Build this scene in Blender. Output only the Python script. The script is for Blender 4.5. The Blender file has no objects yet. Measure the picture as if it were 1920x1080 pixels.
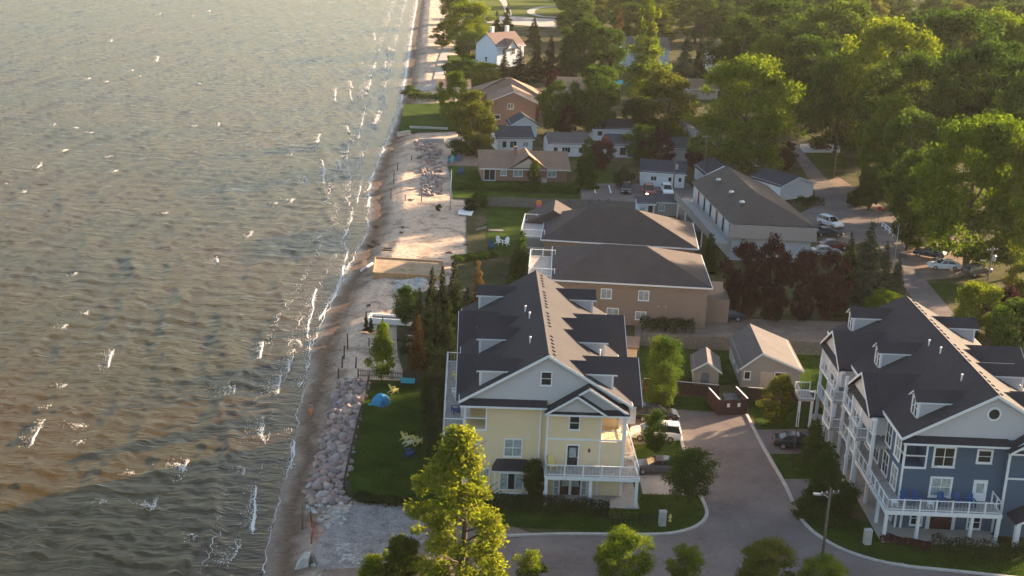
import bpy, math, random
from math import sin, cos, radians, pi, sqrt, atan2, tan
from mathutils import Vector, Matrix, noise as mnoise
import numpy as np
random.seed(7); np.random.seed(7)
SC = bpy.context.scene
COL = SC.collection

# ---------------------------------------------------------------- camera
F, PITCH, ROLL, CH = 2550.0, radians(17.0), radians(2.65), 53.0
cam = bpy.data.cameras.new('camera'); co = bpy.data.objects.new('camera', cam); COL.objects.link(co)
cam.sensor_width = 36.0; cam.lens = 36.0 * F / 1920.0
cam.clip_start = 1.0; cam.clip_end = 20000.0
co.matrix_world = Matrix.Translation((0, 0, CH)) @ Matrix.Rotation(pi/2 - PITCH, 4, 'X') @ Matrix.Rotation(ROLL, 4, 'Z')
SC.camera = co
# ---------------------------------------------------------------- light
SUN_AZ, SUN_EL = radians(52.0), radians(13.0)      # azimuth measured from +Y towards +X
w = bpy.data.worlds.new('World'); SC.world = w; w.use_nodes = True
nt = w.node_tree; bg = nt.nodes['Background']
sky = nt.nodes.new('ShaderNodeTexSky'); sky.sky_type = 'NISHITA'; sky.sun_disc = False
sky.sun_elevation = SUN_EL; sky.sun_rotation = SUN_AZ; sky.air_density = 1.0; sky.dust_density = 2.0; sky.ozone_density = 0.6
nt.links.new(sky.outputs['Color'], bg.inputs['Color']); bg.inputs['Strength'].default_value = 0.05
sl = bpy.data.lights.new('sun', 'SUN'); so = bpy.data.objects.new('sun', sl); COL.objects.link(so)
sl.energy = 3.9; sl.angle = radians(0.6); sl.color = (1.0, 0.72, 0.46)
sd = Vector((sin(SUN_AZ)*cos(SUN_EL), cos(SUN_AZ)*cos(SUN_EL), sin(SUN_EL)))
so.rotation_euler = sd.to_track_quat('Z', 'Y').to_euler(); so.location = sd * 300
vs = SC.view_settings; vs.view_transform = 'Standard'; vs.look = 'None'; vs.exposure = 2.8; vs.gamma = 1.0; vs.use_curve_mapping = False
SC.cycles.use_denoising = True
SC.cycles.max_bounces = 6; SC.cycles.transparent_max_bounces = 8
SC.cycles.volume_bounces = 0

# ---------------------------------------------------------------- pixel -> place on level ground
def gp(px, py, z=0.0):
    a, b = px - 960.0, py - 540.0
    u = a*cos(ROLL) + b*sin(ROLL); v = -a*sin(ROLL) + b*cos(ROLL)
    d = Vector((u/F, cos(PITCH) - sin(PITCH)*v/F, -sin(PITCH) - cos(PITCH)*v/F))
    t = (z - CH) / d.z
    return Vector((d.x*t, d.y*t, z))
def sc_at(p):       # photo pixels per metre at a place
    return F / (p[1]*cos(PITCH) + (CH - p[2])*sin(PITCH))

# ---------------------------------------------------------------- mesh helpers
class MB:
    def __init__(s): s.v = []; s.f = []
    def add(s, vs, fs):
        n = len(s.v); s.v += [tuple(p) for p in vs]; s.f += [tuple(i+n for i in f) for f in fs]; return s
    def bx(s, x0, x1, y0, y1, z0, z1):
        return s.add([(x0,y0,z0),(x1,y0,z0),(x1,y1,z0),(x0,y1,z0),(x0,y0,z1),(x1,y0,z1),(x1,y1,z1),(x0,y1,z1)],
                     [(0,3,2,1),(4,5,6,7),(0,1,5,4),(1,2,6,5),(2,3,7,6),(3,0,4,7)])
    def cb(s, c, sz, rz=0.0, rx=0.0, ry=0.0):
        M = Matrix.Translation(c) @ Matrix.Rotation(rz,4,'Z') @ Matrix.Rotation(ry,4,'Y') @ Matrix.Rotation(rx,4,'X')
        t = MB().bx(-sz[0]/2, sz[0]/2, -sz[1]/2, sz[1]/2, -sz[2]/2, sz[2]/2)
        return s.add([M @ Vector(p) for p in t.v], t.f)
    def ext(s, poly, y0, y1):       # polygon in XZ pushed along y
        n = len(poly)
        vs = [(x,y0,z) for x,z in poly] + [(x,y1,z) for x,z in poly]
        return s.add(vs, [tuple(range(n)), tuple(range(2*n-1,n-1,-1))] + [(i,i+n,(i+1)%n+n,(i+1)%n) for i in range(n)])
    def extx(s, poly, x0, x1):      # polygon in YZ pushed along x
        n = len(poly)
        vs = [(x0,y,z) for y,z in poly] + [(x1,y,z) for y,z in poly]
        return s.add(vs, [tuple(range(n-1,-1,-1)), tuple(range(n,2*n))] + [(i,(i+1)%n,(i+1)%n+n,i+n) for i in range(n)])
    def extz(s, poly, z0, z1):
        n = len(poly)
        vs = [(x,y,z0) for x,y in poly] + [(x,y,z1) for x,y in poly]
        return s.add(vs, [tuple(range(n-1,-1,-1)), tuple(range(n,2*n))] + [(i,(i+1)%n,(i+1)%n+n,i+n) for i in range(n)])
    def tube(s, p0, p1, r0, r1=None, n=8, cap=True):
        r1 = r0 if r1 is None else r1
        p0, p1 = Vector(p0), Vector(p1); d = (p1-p0)
        if d.length < 1e-6: return s
        q = d.to_track_quat('Z','Y'); vs = []
        for p, r in ((p0,r0),(p1,r1)):
            for i in range(n):
                a = 2*pi*i/n; vs.append(p + q @ Vector((r*cos(a), r*sin(a), 0)))
        fs = [(i,(i+1)%n,(i+1)%n+n,i+n) for i in range(n)]
        if cap: fs += [tuple(range(n-1,-1,-1)), tuple(range(n,2*n))]
        return s.add(vs, fs)
    def lathe(s, prof, n=12, c=(0,0,0)):
        vs = []; m = len(prof)
        for r, z in prof:
            for i in range(n):
                a = 2*pi*i/n; vs.append((c[0]+r*cos(a), c[1]+r*sin(a), c[2]+z))
        fs = [(k*n+i, k*n+(i+1)%n, (k+1)*n+(i+1)%n, (k+1)*n+i) for k in range(m-1) for i in range(n)]
        fs += [tuple(range(n-1,-1,-1)), tuple(range((m-1)*n, m*n))]
        return s.add(vs, fs)
    def data(s, name, mat, smooth=False):
        me = bpy.data.meshes.new(name); me.from_pydata(s.v, [], s.f); me.update()
        if mat: me.materials.append(mat)
        if smooth: me.polygons.foreach_set('use_smooth', [True]*len(me.polygons))
        return me
    def build(s, name, mat, parent=None, smooth=False):
        return link(name, s.data(name, mat, smooth), parent)
def link(name, me, parent=None, loc=None, rz=None, scale=None):
    o = bpy.data.objects.new(name, me); COL.objects.link(o)
    if parent: o.parent = parent
    if loc is not None: o.location = loc
    if rz is not None: o.rotation_euler = (0,0,rz)
    if scale is not None: o.scale = scale
    return o
def tag(o, label=None, cat=None, group=None, kind=None):
    if label: o['label'] = label
    if cat: o['category'] = cat
    if group: o['group'] = group
    if kind: o['kind'] = kind
    return o
def thing(name, label, cat, loc=(0,0,0), rz=0.0, group=None):
    return tag(link(name, None, None, loc, rz), label, cat, group)
def copy_tree(o, parent=None):
    c = o.copy(); COL.objects.link(c); c.parent = parent
    for ch in list(o.children): copy_tree(ch, c)
    return c

# ---------------------------------------------------------------- materials
MATS = {}
def nodes_of(name):
    m = bpy.data.materials.new(name); m.use_nodes = True
    return m, m.node_tree.nodes, m.node_tree.links, m.node_tree.nodes['Principled BSDF']
def mat(name, col, rough=0.8, var=0.18, scale=2.0, bump=0.0, bscale=None, metal=0.0, spec=0.3, fine=None):
    if name in MATS: return MATS[name]
    m, N, L, P = nodes_of(name)
    P.inputs['Roughness'].default_value = rough; P.inputs['Metallic'].default_value = metal
    P.inputs['Specular IOR Level'].default_value = spec
    tc = N.new('ShaderNodeTexCoord'); nz = N.new('ShaderNodeTexNoise'); nz.inputs['Scale'].default_value = scale; nz.inputs['Detail'].default_value = 6
    L.new(tc.outputs['Object'], nz.inputs['Vector'])
    cr = N.new('ShaderNodeValToRGB'); L.new(nz.outputs['Fac'], cr.inputs['Fac'])
    cr.color_ramp.elements[0].position = 0.3; cr.color_ramp.elements[1].position = 0.7
    cr.color_ramp.elements[0].color = [c*(1-var) for c in col] + [1]; cr.color_ramp.elements[1].color = [min(1,c*(1+var)) for c in col] + [1]
    L.new(cr.outputs['Color'], P.inputs['Base Color'])
    if bump:
        b = N.new('ShaderNodeBump'); b.inputs['Strength'].default_value = bump; b.inputs['Distance'].default_value = 0.05
        n2 = N.new('ShaderNodeTexNoise'); n2.inputs['Scale'].default_value = bscale or scale*6; n2.inputs['Detail'].default_value = 4
        L.new(tc.outputs['Object'], n2.inputs['Vector']); L.new(n2.outputs['Fac'], b.inputs['Height']); L.new(b.outputs['Normal'], P.inputs['Normal'])
    MATS[name] = m; return m
def courses(name, col, step, var=0.1, rough=0.8, depth=0.02, wear=0.15):
    # lap siding or shingle courses: level steps in z, plus soft weathering
    if name in MATS: return MATS[name]
    m, N, L, P = nodes_of(name)
    P.inputs['Roughness'].default_value = rough; P.inputs['Specular IOR Level'].default_value = 0.25
    tc = N.new('ShaderNodeTexCoord'); sx = N.new('ShaderNodeSeparateXYZ'); L.new(tc.outputs['Object'], sx.inputs[0])
    dv = N.new('ShaderNodeMath'); dv.operation = 'DIVIDE'; L.new(sx.outputs['Z'], dv.inputs[0]); dv.inputs[1].default_value = step
    fr = N.new('ShaderNodeMath'); fr.operation = 'FRACT'; L.new(dv.outputs[0], fr.inputs[0])
    b = N.new('ShaderNodeBump'); b.inputs['Strength'].default_value = 0.6; b.inputs['Distance'].default_value = depth; b.invert = True
    L.new(fr.outputs[0], b.inputs['Height']); L.new(b.outputs['Normal'], P.inputs['Normal'])
    n1 = N.new('ShaderNodeTexNoise'); n1.inputs['Scale'].default_value = 0.5; n1.inputs['Detail'].default_value = 8; L.new(tc.outputs['Object'], n1.inputs['Vector'])
    n2 = N.new('ShaderNodeTexNoise'); n2.inputs['Scale'].default_value = 5.0; n2.inputs['Detail'].default_value = 3; L.new(tc.outputs['Object'], n2.inputs['Vector'])
    mx = N.new('ShaderNodeMath'); mx.operation = 'MULTIPLY_ADD'; L.new(n1.outputs['Fac'], mx.inputs[0]); mx.inputs[1].default_value = wear*2
    mm = N.new('ShaderNodeMath'); mm.operation = 'MULTIPLY_ADD'; L.new(n2.outputs['Fac'], mm.inputs[0]); mm.inputs[1].default_value = var*2; mm.inputs[2].default_value = 1 - var - wear
    L.new(mm.outputs[0], mx.inputs[2])
    vm = N.new('ShaderNodeVectorMath'); vm.operation = 'SCALE'; vm.inputs[0].default_value = col; L.new(mx.outputs[0], vm.inputs['Scale'])
    L.new(vm.outputs['Vector'], P.inputs['Base Color'])
    MATS[name] = m; return m
def glassm(name, col, rough=0.08):
    m, N, L, P = nodes_of(name); P.inputs['Base Color'].default_value = (*col,1); P.inputs['Roughness'].default_value = rough
    P.inputs['Specular IOR Level'].default_value = 0.6; MATS[name] = m; return m
WHITE = mat('white_trim', (0.72,0.73,0.75), 0.5, 0.05, 3)
YELLOW = courses('yellow_siding', (0.72,0.58,0.38), 0.14, 0.05, 0.75, 0.012, 0.07)
BLUE = courses('blue_siding', (0.070,0.116,0.178), 0.14, 0.06, 0.75, 0.012, 0.08)
GREY = courses('grey_siding', (0.50,0.49,0.51), 0.14, 0.05, 0.75, 0.012, 0.06)
ROOF = courses('charcoal_shingles', (0.036,0.035,0.043), 0.10, 0.36, 0.9, 0.02, 0.30)
ROOFB = courses('brown_shingles', (0.062,0.050,0.050), 0.10, 0.36, 0.9, 0.02, 0.30)
ROOFT = courses('tan_shingles', (0.23,0.155,0.115), 0.10, 0.36, 0.9, 0.02, 0.30)
ROOFD = courses('slate_blue_shingles', (0.045,0.052,0.07), 0.10, 0.36, 0.9, 0.02, 0.30)
ROOFG = courses('grey_shingles', (0.10,0.092,0.095), 0.10, 0.36, 0.9, 0.02, 0.30)
BRICKT = courses('tan_brick', (0.255,0.19,0.15), 0.09, 0.14, 0.9, 0.008, 0.1)
BRICKR = courses('red_brick', (0.27,0.155,0.12), 0.09, 0.14, 0.9, 0.008, 0.1)
STUCCO = mat('beige_stucco', (0.47,0.42,0.38), 0.9, 0.08, 1.5)
SIDW = courses('white_siding', (0.66,0.67,0.70), 0.16, 0.05, 0.75, 0.012, 0.07)
SIDBL = courses('pale_blue_siding', (0.52,0.60,0.70), 0.16, 0.05, 0.75, 0.012, 0.07)
SIDT = courses('grey_tan_siding', (0.33,0.31,0.285), 0.16, 0.05, 0.75, 0.012, 0.07)
GLASS = glassm('dark_glass', (0.02,0.024,0.028)); CURT = mat('curtained_glass', (0.30,0.34,0.34), 0.15, 0.35, 2.5, spec=0.6)
DARKM = mat('dark_metal', (0.03,0.03,0.035), 0.5, 0.1, 3); WOODG = mat('grey_weathered_wood', (0.16,0.145,0.135), 0.9, 0.3, 4, 0.3)
WOODB = mat('burgundy_stained_wood', (0.060,0.030,0.030), 0.85, 0.25, 4, 0.3); WOODD = mat('dark_brown_wood', (0.06,0.045,0.04), 0.9, 0.3, 4, 0.3)
WOODO = mat('warm_timber', (0.42,0.25,0.13), 0.85, 0.2, 4, 0.3); POLE = mat('grey_pole_wood', (0.15,0.125,0.105), 0.9, 0.3, 5, 0.3)
CONC = mat('concrete', (0.42,0.40,0.38), 0.9, 0.15, 2, 0.2); METAL = mat('galvanised_metal', (0.55,0.56,0.57), 0.35, 0.1, 4, metal=0.8)
DECKW = mat('grey_deck_boards', (0.36,0.33,0.31), 0.85, 0.2, 3); TYRE = mat('tyre_rubber', (0.02,0.02,0.02), 0.9, 0.1, 3)
RIM = mat('wheel_alloy', (0.45,0.45,0.47), 0.35, 0.1, 5, metal=0.7); REDL = mat('red_lamp_lens', (0.35,0.02,0.02), 0.3, 0.1, 3)
LENS = mat('clear_lamp_lens', (0.75,0.75,0.72), 0.15, 0.05, 3, spec=0.7)
def emis(name, col, st):
    m, N, L, P = nodes_of(name); P.inputs['Base Color'].default_value = (*col,1); P.inputs['Emission Color'].default_value = (*col,1); P.inputs['Emission Strength'].default_value = st; return m
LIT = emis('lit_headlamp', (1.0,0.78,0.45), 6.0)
def plain(name, col, rough=0.6): return mat(name, col, rough, 0.08, 4)
CHY = plain('yellow_plastic', (0.72,0.60,0.22)); CHB = plain('blue_plastic', (0.015,0.07,0.22)); CHW = plain('white_plastic', (0.75,0.75,0.75)); TEALP = plain('teal_plastic', (0.03,0.33,0.42))
ORANGE = plain('orange_plastic', (0.75,0.22,0.05)); PINK = plain('pink_plastic', (0.55,0.08,0.25)); REDP = plain('red_plastic', (0.35,0.04,0.03))

#--SETTING--
# ---------------------------------------------------------------- shoreline, beach, water
WZ = -1.4
SHORE = [(488,1085),(500,1010),(522,930),(542,860),(553,790),(570,720),(584,650),(606,590),(640,530),(662,480),(684,440),(690,400),(690,350),(708,300),(730,250),(748,200),(757,150),(765,100),(772,50),(781,0)]
_sp = [gp(x,y,WZ) for x,y in SHORE]
_sy = np.array([40.0] + [p.y for p in _sp] + [_sp[-1].y+400, 3500.0])
_sx = np.array([_sp[0].x-6.0] + [p.x for p in _sp] + [_sp[-1].x-4, _sp[-1].x-300])
def shore_x(Y): return np.interp(Y, _sy, _sx)
def prof(d): return np.interp(d, [-40,-14,-3,0,2.6,6.0,60], [-5.0,-3.2,-1.75,-1.42,-1.08,0.0,0.0])
def bump2(x, y, s=1.0): return mnoise.noise(Vector((x*s, y*s, 3.1)))
def beach_z(x, y):
    d = x - float(shore_x(y)); return float(prof(d)) + (0.09*bump2(x,y,0.45)+0.04*bump2(x,y,1.7)-(0.0 if d < 4 else 0.14*min(1,(d-4)/2)))*min(1,max(0,(d+1)/3))
def bp(px, py, lift=0.0):          # pixel -> point on the beach slope
    z = 0.0
    for _ in range(12):
        p = gp(px, py, z); z = beach_z(p.x, p.y)
    return Vector((p.x, p.y, z+lift))
def attr_mesh(name, X, Y, Z, D, material):
    r, c = X.shape
    me = bpy.data.meshes.new(name); n = r*c
    V = np.stack([X,Y,Z], -1).reshape(-1,3)
    i = np.arange(n).reshape(r,c)
    Q = np.stack([i[:-1,:-1], i[:-1,1:], i[1:,1:], i[1:,:-1]], -1).reshape(-1,4)
    me.vertices.add(n); me.vertices.foreach_set('co', V.ravel())
    me.loops.add(len(Q)*4); me.loops.foreach_set('vertex_index', Q.ravel().astype(np.int32))
    me.polygons.add(len(Q)); me.polygons.foreach_set('loop_start', np.arange(0,len(Q)*4,4,dtype=np.int32)); me.polygons.foreach_set('loop_total', np.full(len(Q),4,dtype=np.int32))
    me.polygons.foreach_set('use_smooth', np.ones(len(Q),dtype=bool))
    a = me.attributes.new('shore_distance','FLOAT','POINT'); a.data.foreach_set('value', D.ravel())
    me.update(); me.validate(); me.materials.append(material)
    return link(name, me)
def ramp(N, L, src, stops):
    r = N.new('ShaderNodeValToRGB'); L.new(src, r.inputs['Fac']); e = r.color_ramp.elements
    while len(e) < len(stops): e.new(0.5)
    for k,(p,c) in enumerate(stops): e[k].position = p; e[k].color = (*c,1)
    return r
def noise_n(N, L, vec, scale, detail=5, rough=0.55, dist=0.0):
    n = N.new('ShaderNodeTexNoise'); n.inputs['Scale'].default_value = scale; n.inputs['Detail'].default_value = detail; n.inputs['Roughness'].default_value = rough; n.inputs['Distortion'].default_value = dist
    L.new(vec, n.inputs['Vector']); return n
def mixc(N, L, fac, a, b):
    m = N.new('ShaderNodeMix'); m.data_type = 'RGBA'
    if isinstance(fac, float): m.inputs[0].default_value = fac
    else: L.new(fac, m.inputs[0])
    for k, s in ((6,a),(7,b)):
        if isinstance(s, tuple): m.inputs[k].default_value = (*s,1)
        else: L.new(s, m.inputs[k])
    return m.outputs[2]
def sand_material():
    m, N, L, P = nodes_of('beach_sand'); P.inputs['Specular IOR Level'].default_value = 0.3
    tc = N.new('ShaderNodeTexCoord'); ob = tc.outputs['Object']
    at = N.new('ShaderNodeAttribute'); at.attribute_name = 'shore_distance'
    n1 = noise_n(N,L,ob,0.35,6); n2 = noise_n(N,L,ob,2.2,5,0.6); n3 = noise_n(N,L,ob,0.12,3)
    dry = ramp(N,L,n2.outputs['Fac'],[(0.3,(0.36,0.26,0.195)),(0.55,(0.53,0.41,0.32)),(0.75,(0.62,0.50,0.40))])
    wrack = ramp(N,L,n1.outputs['Fac'],[(0.36,(1,1,1)),(0.48,(0,0,0))])
    c1 = mixc(N,L,wrack.outputs['Color'],dry.outputs['Color'],(0.27,0.20,0.155))
    j = N.new('ShaderNodeMath'); j.operation = 'MULTIPLY_ADD'; L.new(n1.outputs['Fac'], j.inputs[0]); j.inputs[1].default_value = 3.0; L.new(at.outputs['Fac'], j.inputs[2])
    mr = N.new('ShaderNodeMapRange'); L.new(j.outputs[0], mr.inputs[0]); mr.inputs[1].default_value = 3.4; mr.inputs[2].default_value = 6.4
    wet = ramp(N,L,n2.outputs['Fac'],[(0.3,(0.095,0.058,0.038)),(0.7,(0.185,0.118,0.078))])
    c2 = mixc(N,L,mr.outputs[0],wet.outputs['Color'],c1)
    L.new(c2, P.inputs['Base Color'])
    rr = N.new('ShaderNodeMapRange'); L.new(j.outputs[0], rr.inputs[0]); rr.inputs[1].default_value = 1.9; rr.inputs[2].default_value = 3.2; rr.inputs[3].default_value = 0.28; rr.inputs[4].default_value = 0.95
    L.new(rr.outputs[0], P.inputs['Roughness'])
    b = N.new('ShaderNodeBump'); b.inputs['Strength'].default_value = 0.6; b.inputs['Distance'].default_value = 0.12; L.new(n2.outputs['Fac'], b.inputs['Height']); L.new(b.outputs['Normal'], P.inputs['Normal'])
    return m
SAND = sand_material()
ys = np.concatenate([np.linspace(60,100,20), np.geomspace(101,700,330), np.array([900,1400,2500])])
ds = np.concatenate([np.linspace(-30,-4,10), np.linspace(-3.5,12,48), np.linspace(13,30,18)])
DD, YY = np.meshgrid(ds, ys); XX = shore_x(YY) + DD
ZZ = np.array([[beach_z(XX[i,j], YY[i,j]) for j in range(XX.shape[1])] for i in range(XX.shape[0])])
tag(attr_mesh('beach', XX, YY, ZZ, DD, SAND), kind='structure')

# water: real wave geometry, fading out in the shallows
rs = np.random.RandomState(3)
WAVES = []
for k in range(40):
    lam = 0.7 * (4.5/0.7) ** rs.rand(); ang = rs.normal(1.3, 0.30) if k % 3 else rs.normal(0.25, 0.3); WAVES.append((2*pi/lam*cos(ang), 2*pi/lam*sin(ang), rs.rand()*6.28, 0.0060*lam**0.75))
for lam, ang, am in ((8.0,0.12,0.085),(5.2,-0.10,0.055),(6.4,0.22,0.06),(3.4,0.05,0.03)): WAVES.append((2*pi/lam*cos(ang), 2*pi/lam*sin(ang), rs.rand()*6.28, am))
def wave_h(X, Y, cut=0.0):
    d = shore_x(Y) - X
    h = np.zeros_like(X)
    warp = 1.3*np.sin(X*0.11+Y*0.07)+1.1*np.sin(Y*0.16-X*0.05)
    for kx, ky, ph, a in WAVES:
        h += a*(2*((np.sin(kx*X+ky*Y+ph+warp*0.6)+1)/2)**2.2 - 0.7)
    # waves steepening on the shallows, crests along the shore
    s = np.sin(2*pi*(d + 1.2*np.sin(Y*0.13) + 0.8*np.sin(Y*0.31+1))/5.2)
    h += 0.16*np.exp(-((d-6)/6.0)**2)*(np.maximum(s,0)**4)
    return h*np.clip((d+0.2)/5.0, 0.02, 1.0)
def water_material():
    m, N, L, P = nodes_of('lake_water')
    tc = N.new('ShaderNodeTexCoord'); ob = tc.outputs['Object']
    at = N.new('ShaderNodeAttribute'); at.attribute_name = 'shore_distance'
    n0 = noise_n(N,L,ob,0.03,4); n1 = noise_n(N,L,ob,0.25,4)
    deep = ramp(N,L,n0.outputs['Fac'],[(0.35,(0.034,0.029,0.006)),(0.55,(0.050,0.033,0.006)),(0.7,(0.056,0.032,0.007))])
    mr = N.new('ShaderNodeMapRange'); L.new(at.outputs['Fac'], mr.inputs[0]); mr.inputs[1].default_value = -9; mr.inputs[2].default_value = 0.3
    c = mixc(N,L,mr.outputs[0],deep.outputs['Color'],(0.045,0.030,0.017))
    N.remove(P); out = N['Material Output']
    df = N.new('ShaderNodeBsdfDiffuse'); L.new(c, df.inputs['Color']); up = N.new('ShaderNodeCombineXYZ'); up.inputs[2].default_value = 1.0; L.new(up.outputs[0], df.inputs['Normal'])   # light scattered back from inside the water
    mp = N.new('ShaderNodeMapping'); mp.inputs['Scale'].default_value = (0.55,1.25,1.0); mp.inputs['Rotation'].default_value = (0,0,-0.12); L.new(ob, mp.inputs['Vector'])
    a = noise_n(N,L,mp.outputs[0],0.55,8,0.64,0.6); b2 = noise_n(N,L,mp.outputs[0],2.2,4,0.55,0.3)
    ad = N.new('ShaderNodeMath'); ad.operation = 'MULTIPLY_ADD'; L.new(b2.outputs['Fac'], ad.inputs[0]); ad.inputs[1].default_value = 0.3; L.new(a.outputs['Fac'], ad.inputs[2])
    b = N.new('ShaderNodeBump'); b.inputs['Strength'].default_value = 0.9; b.inputs['Distance'].default_value = 0.22; L.new(ad.outputs[0], b.inputs['Height'])
    gl = N.new('ShaderNodeBsdfGlossy'); gl.inputs['Roughness'].default_value = 0.10; L.new(b.outputs['Normal'], gl.inputs['Normal'])
    fr = N.new('ShaderNodeFresnel'); fr.inputs['IOR'].default_value = 1.33; L.new(b.outputs['Normal'], fr.inputs['Normal'])
    mx = N.new('ShaderNodeMixShader'); L.new(fr.outputs[0], mx.inputs[0]); L.new(df.outputs[0], mx.inputs[1]); L.new(gl.outputs[0], mx.inputs[2]); L.new(mx.outputs[0], out.inputs['Surface'])
    return m
WATER = water_material()
yr = np.concatenate([np.linspace(70,96,14), np.geomspace(97,640,560), np.array([700,800,1000,1500,2500,3400])])
us = np.concatenate([np.array([-30,-8,-3,-1.6]), np.linspace(-1.08,0,400)])
YY = np.repeat(yr[:,None], len(us), 1)
xs_ = shore_x(yr); xl = -0.40*yr - 6
XX = xs_[:,None] + 0.9 + us[None,:]*(xs_-xl)[:,None]
ZZ = WZ + wave_h(XX, YY)
tag(attr_mesh('water', XX, YY, ZZ, XX - shore_x(YY), WATER), kind='structure')

# foam: irregular flakes riding on the wave surface
FOAM = mat('foam', (0.70,0.67,0.63), 0.9, 0.06, 3)
fm = MB()
FLK = []
def flake(x, y, r, lift=0.03): FLK.append((x,y,r))
def spray(P, n, sx, sy, r0, r1, bias=0.0):      # soft scatter of tiny bubbles along a line
    for k in range(len(P)-1):
        p, q = P[k], P[k+1]; m = int((q-p).length*n+random.random())
        for i in range(m):
            c = p.lerp(q,random.random())
            if bump2(c.x*0.6,c.y,0.35)+0.35 < random.random()*0.8: continue
            FLK.append((c.x+random.gauss(0,sx)-abs(random.gauss(0,sx))*bias, c.y+random.gauss(0,sy), random.uniform(r0,r1)))
def build_flakes():
    A = np.array(FLK); x, y, r = A[:,0], A[:,1], A[:,2]; z = WZ + wave_h(x,y) + 0.035; d = x - shore_x(y); z = np.maximum(z, np.where(d > -0.6, prof(d)+0.05, -9))
    n = len(A); rs_ = np.random.RandomState(1); a0 = rs_.rand(n)*6.28; st = 0.45+0.55*rs_.rand(n); vs = []
    V = np.zeros((n,5,3))
    for i in range(4):
        q = r*(0.55+0.6*rs_.rand(n)); V[:,i,0] = x+q*np.cos(a0+i*pi/2)*st; V[:,i,1] = y+q*np.sin(a0+i*pi/2); V[:,i,2] = z
    V[:,4] = np.stack([x,y,z+r*0.35],1); b_ = np.arange(n)*5
    fs = np.stack([np.stack([b_+i,b_+(i+1)%4,b_+4],1) for i in range(4)],1).reshape(-1,3)
    k = len(fm.v); fm.v += [tuple(p) for p in V.reshape(-1,3)]; fm.f += [tuple(int(j)+k for j in f) for f in fs]
def ribbon(P, wid, lift=0.05, breaks=0.25, wig=0.25, ridge=0.10):
    # thin ragged line of foam lying along a crest
    n = 0; run = []
    for k in range(len(P)-1):
        a, b = P[k], P[k+1]; m = max(2,int((b-a).length/0.22))
        for i in range(m): run.append(a.lerp(b,i/m))
    if len(run) < 3: return
    prev = None; sd_ = random.random()*50
    for i in range(1,len(run)-1):
        c = run[i]; t = (run[i+1]-run[i-1]).normalized(); nn = Vector((-t.y,t.x,0))
        s1 = i*0.22; off = wig*(mnoise.noise(Vector((s1*0.45,sd_,0)))*2+mnoise.noise(Vector((s1*1.6,sd_,4)))*0.7)
        g_ = mnoise.noise(Vector((s1*0.30,sd_,9)))+0.25*mnoise.noise(Vector((s1*1.9,sd_,2)))
        e = min(1.0,min(i,len(run)-i)/4.0); wq = wid*e*max(0.0,(g_+0.5-breaks))*1.6*random.uniform(0.6,1.3)
        c = c+nn*off; z = WZ+float(wave_h(np.array([c.x]),np.array([c.y]))[0])+lift
        if float(shore_x(c.y))-c.x < 0.3: z = max(z, beach_z(c.x,c.y)+0.03)
        cur = (Vector((c.x,c.y,z))-nn*wq, Vector((c.x,c.y,z+ridge*min(1,wq*3))), Vector((c.x,c.y,z))+nn*wq*0.7, wq)
        if prev and (wq > 0.015 and prev[3] > 0.015): fm.add([*prev[:3],*cur[:3]],[(0,3,4,1),(1,4,5,2)])
        prev = cur
def crest(pts, wid, dens, lace=0.0, ext=0.0):      # pts: photo pixels along a breaking crest
    P = [gp(a,b,WZ+0.1) for a,b in pts]
    ribbon(P, wid*0.6, 0.06, 0.05, 0.12); spray(P, 42, wid*0.8, 0.2, 0.025, 0.07+0.3*wid, 0.7)
    for k in range(len(P)-1):
        p, q = P[k], P[k+1]; ln = (q-p).length
        for i in range(int(ln*dens*lace)):
            t = random.random(); c = p.lerp(q,t)
            flake(c.x-abs(random.gauss(0,ext)), c.y+random.gauss(0,0.35), random.uniform(0.03,0.09))
CAPS = [((58,838),(72,808),(84,790)),((202,690),(212,655)),((438,742),(441,722)),((287,955),(296,932)),((242,890),(252,882)),((188,945),(198,940)),((345,885),(352,860)),((488,675),(492,640)),((489,815),(495,790)),((538,700),(545,680)),((118,615),(126,608)),((115,725),(125,720)),((70,315),(80,306)),((198,296),(212,293)),((118,285),(128,280)),((465,445),(475,432)),((592,455),(602,442)),((545,292),(552,276)),((590,282),(600,252)),((572,330),(576,345)),((606,318),(608,345)),((634,300),(640,318)),((650,235),(655,250)),((628,190),(630,165)),((655,150),(662,165)),((680,120),(684,105)),((700,60),(704,75)),((165,148),(170,145)),((200,155),(203,152)),((294,115),(297,105)),((247,133),(250,130)),((374,158),(376,155)),((410,237),(411,230)),((366,237),(369,233)),((104,234),(105,230)),((142,240),(145,237)),((208,78),(210,74)),((300,28),(301,24)),((362,30),(363,28)),((392,22),(393,18)),((15,342),(20,340)),((45,362),(50,358)),((215,322),(220,318)),((170,250),(175,247)),((262,145),(264,142)),((545,380),(552,370)),((515,385),(520,380)),((405,480),(408,492)),((140,515),(144,510)),((310,400),(315,396)),((160,590),(166,584)),((455,870),(458,890)),((452,1010),(448,1030)),((560,635),(566,650)),((360,1000),(366,1010)),((88,765),(94,760)),((150,830),(156,822)),((330,900),(345,893))]
for c in CAPS:
    s = sc_at(gp(*c[0],WZ)); crest(c, 0.10 + 1.1/ s, 20, 0.8, 0.6)
for c in (((436,742),(428,722)),((290,950),(270,940)),((350,880),(330,868)),((430,1060),(445,1030)),((165,795),(140,798)),((520,740),(528,700))): crest(c, 0.12, 14, 3.0, 0.9)
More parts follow.
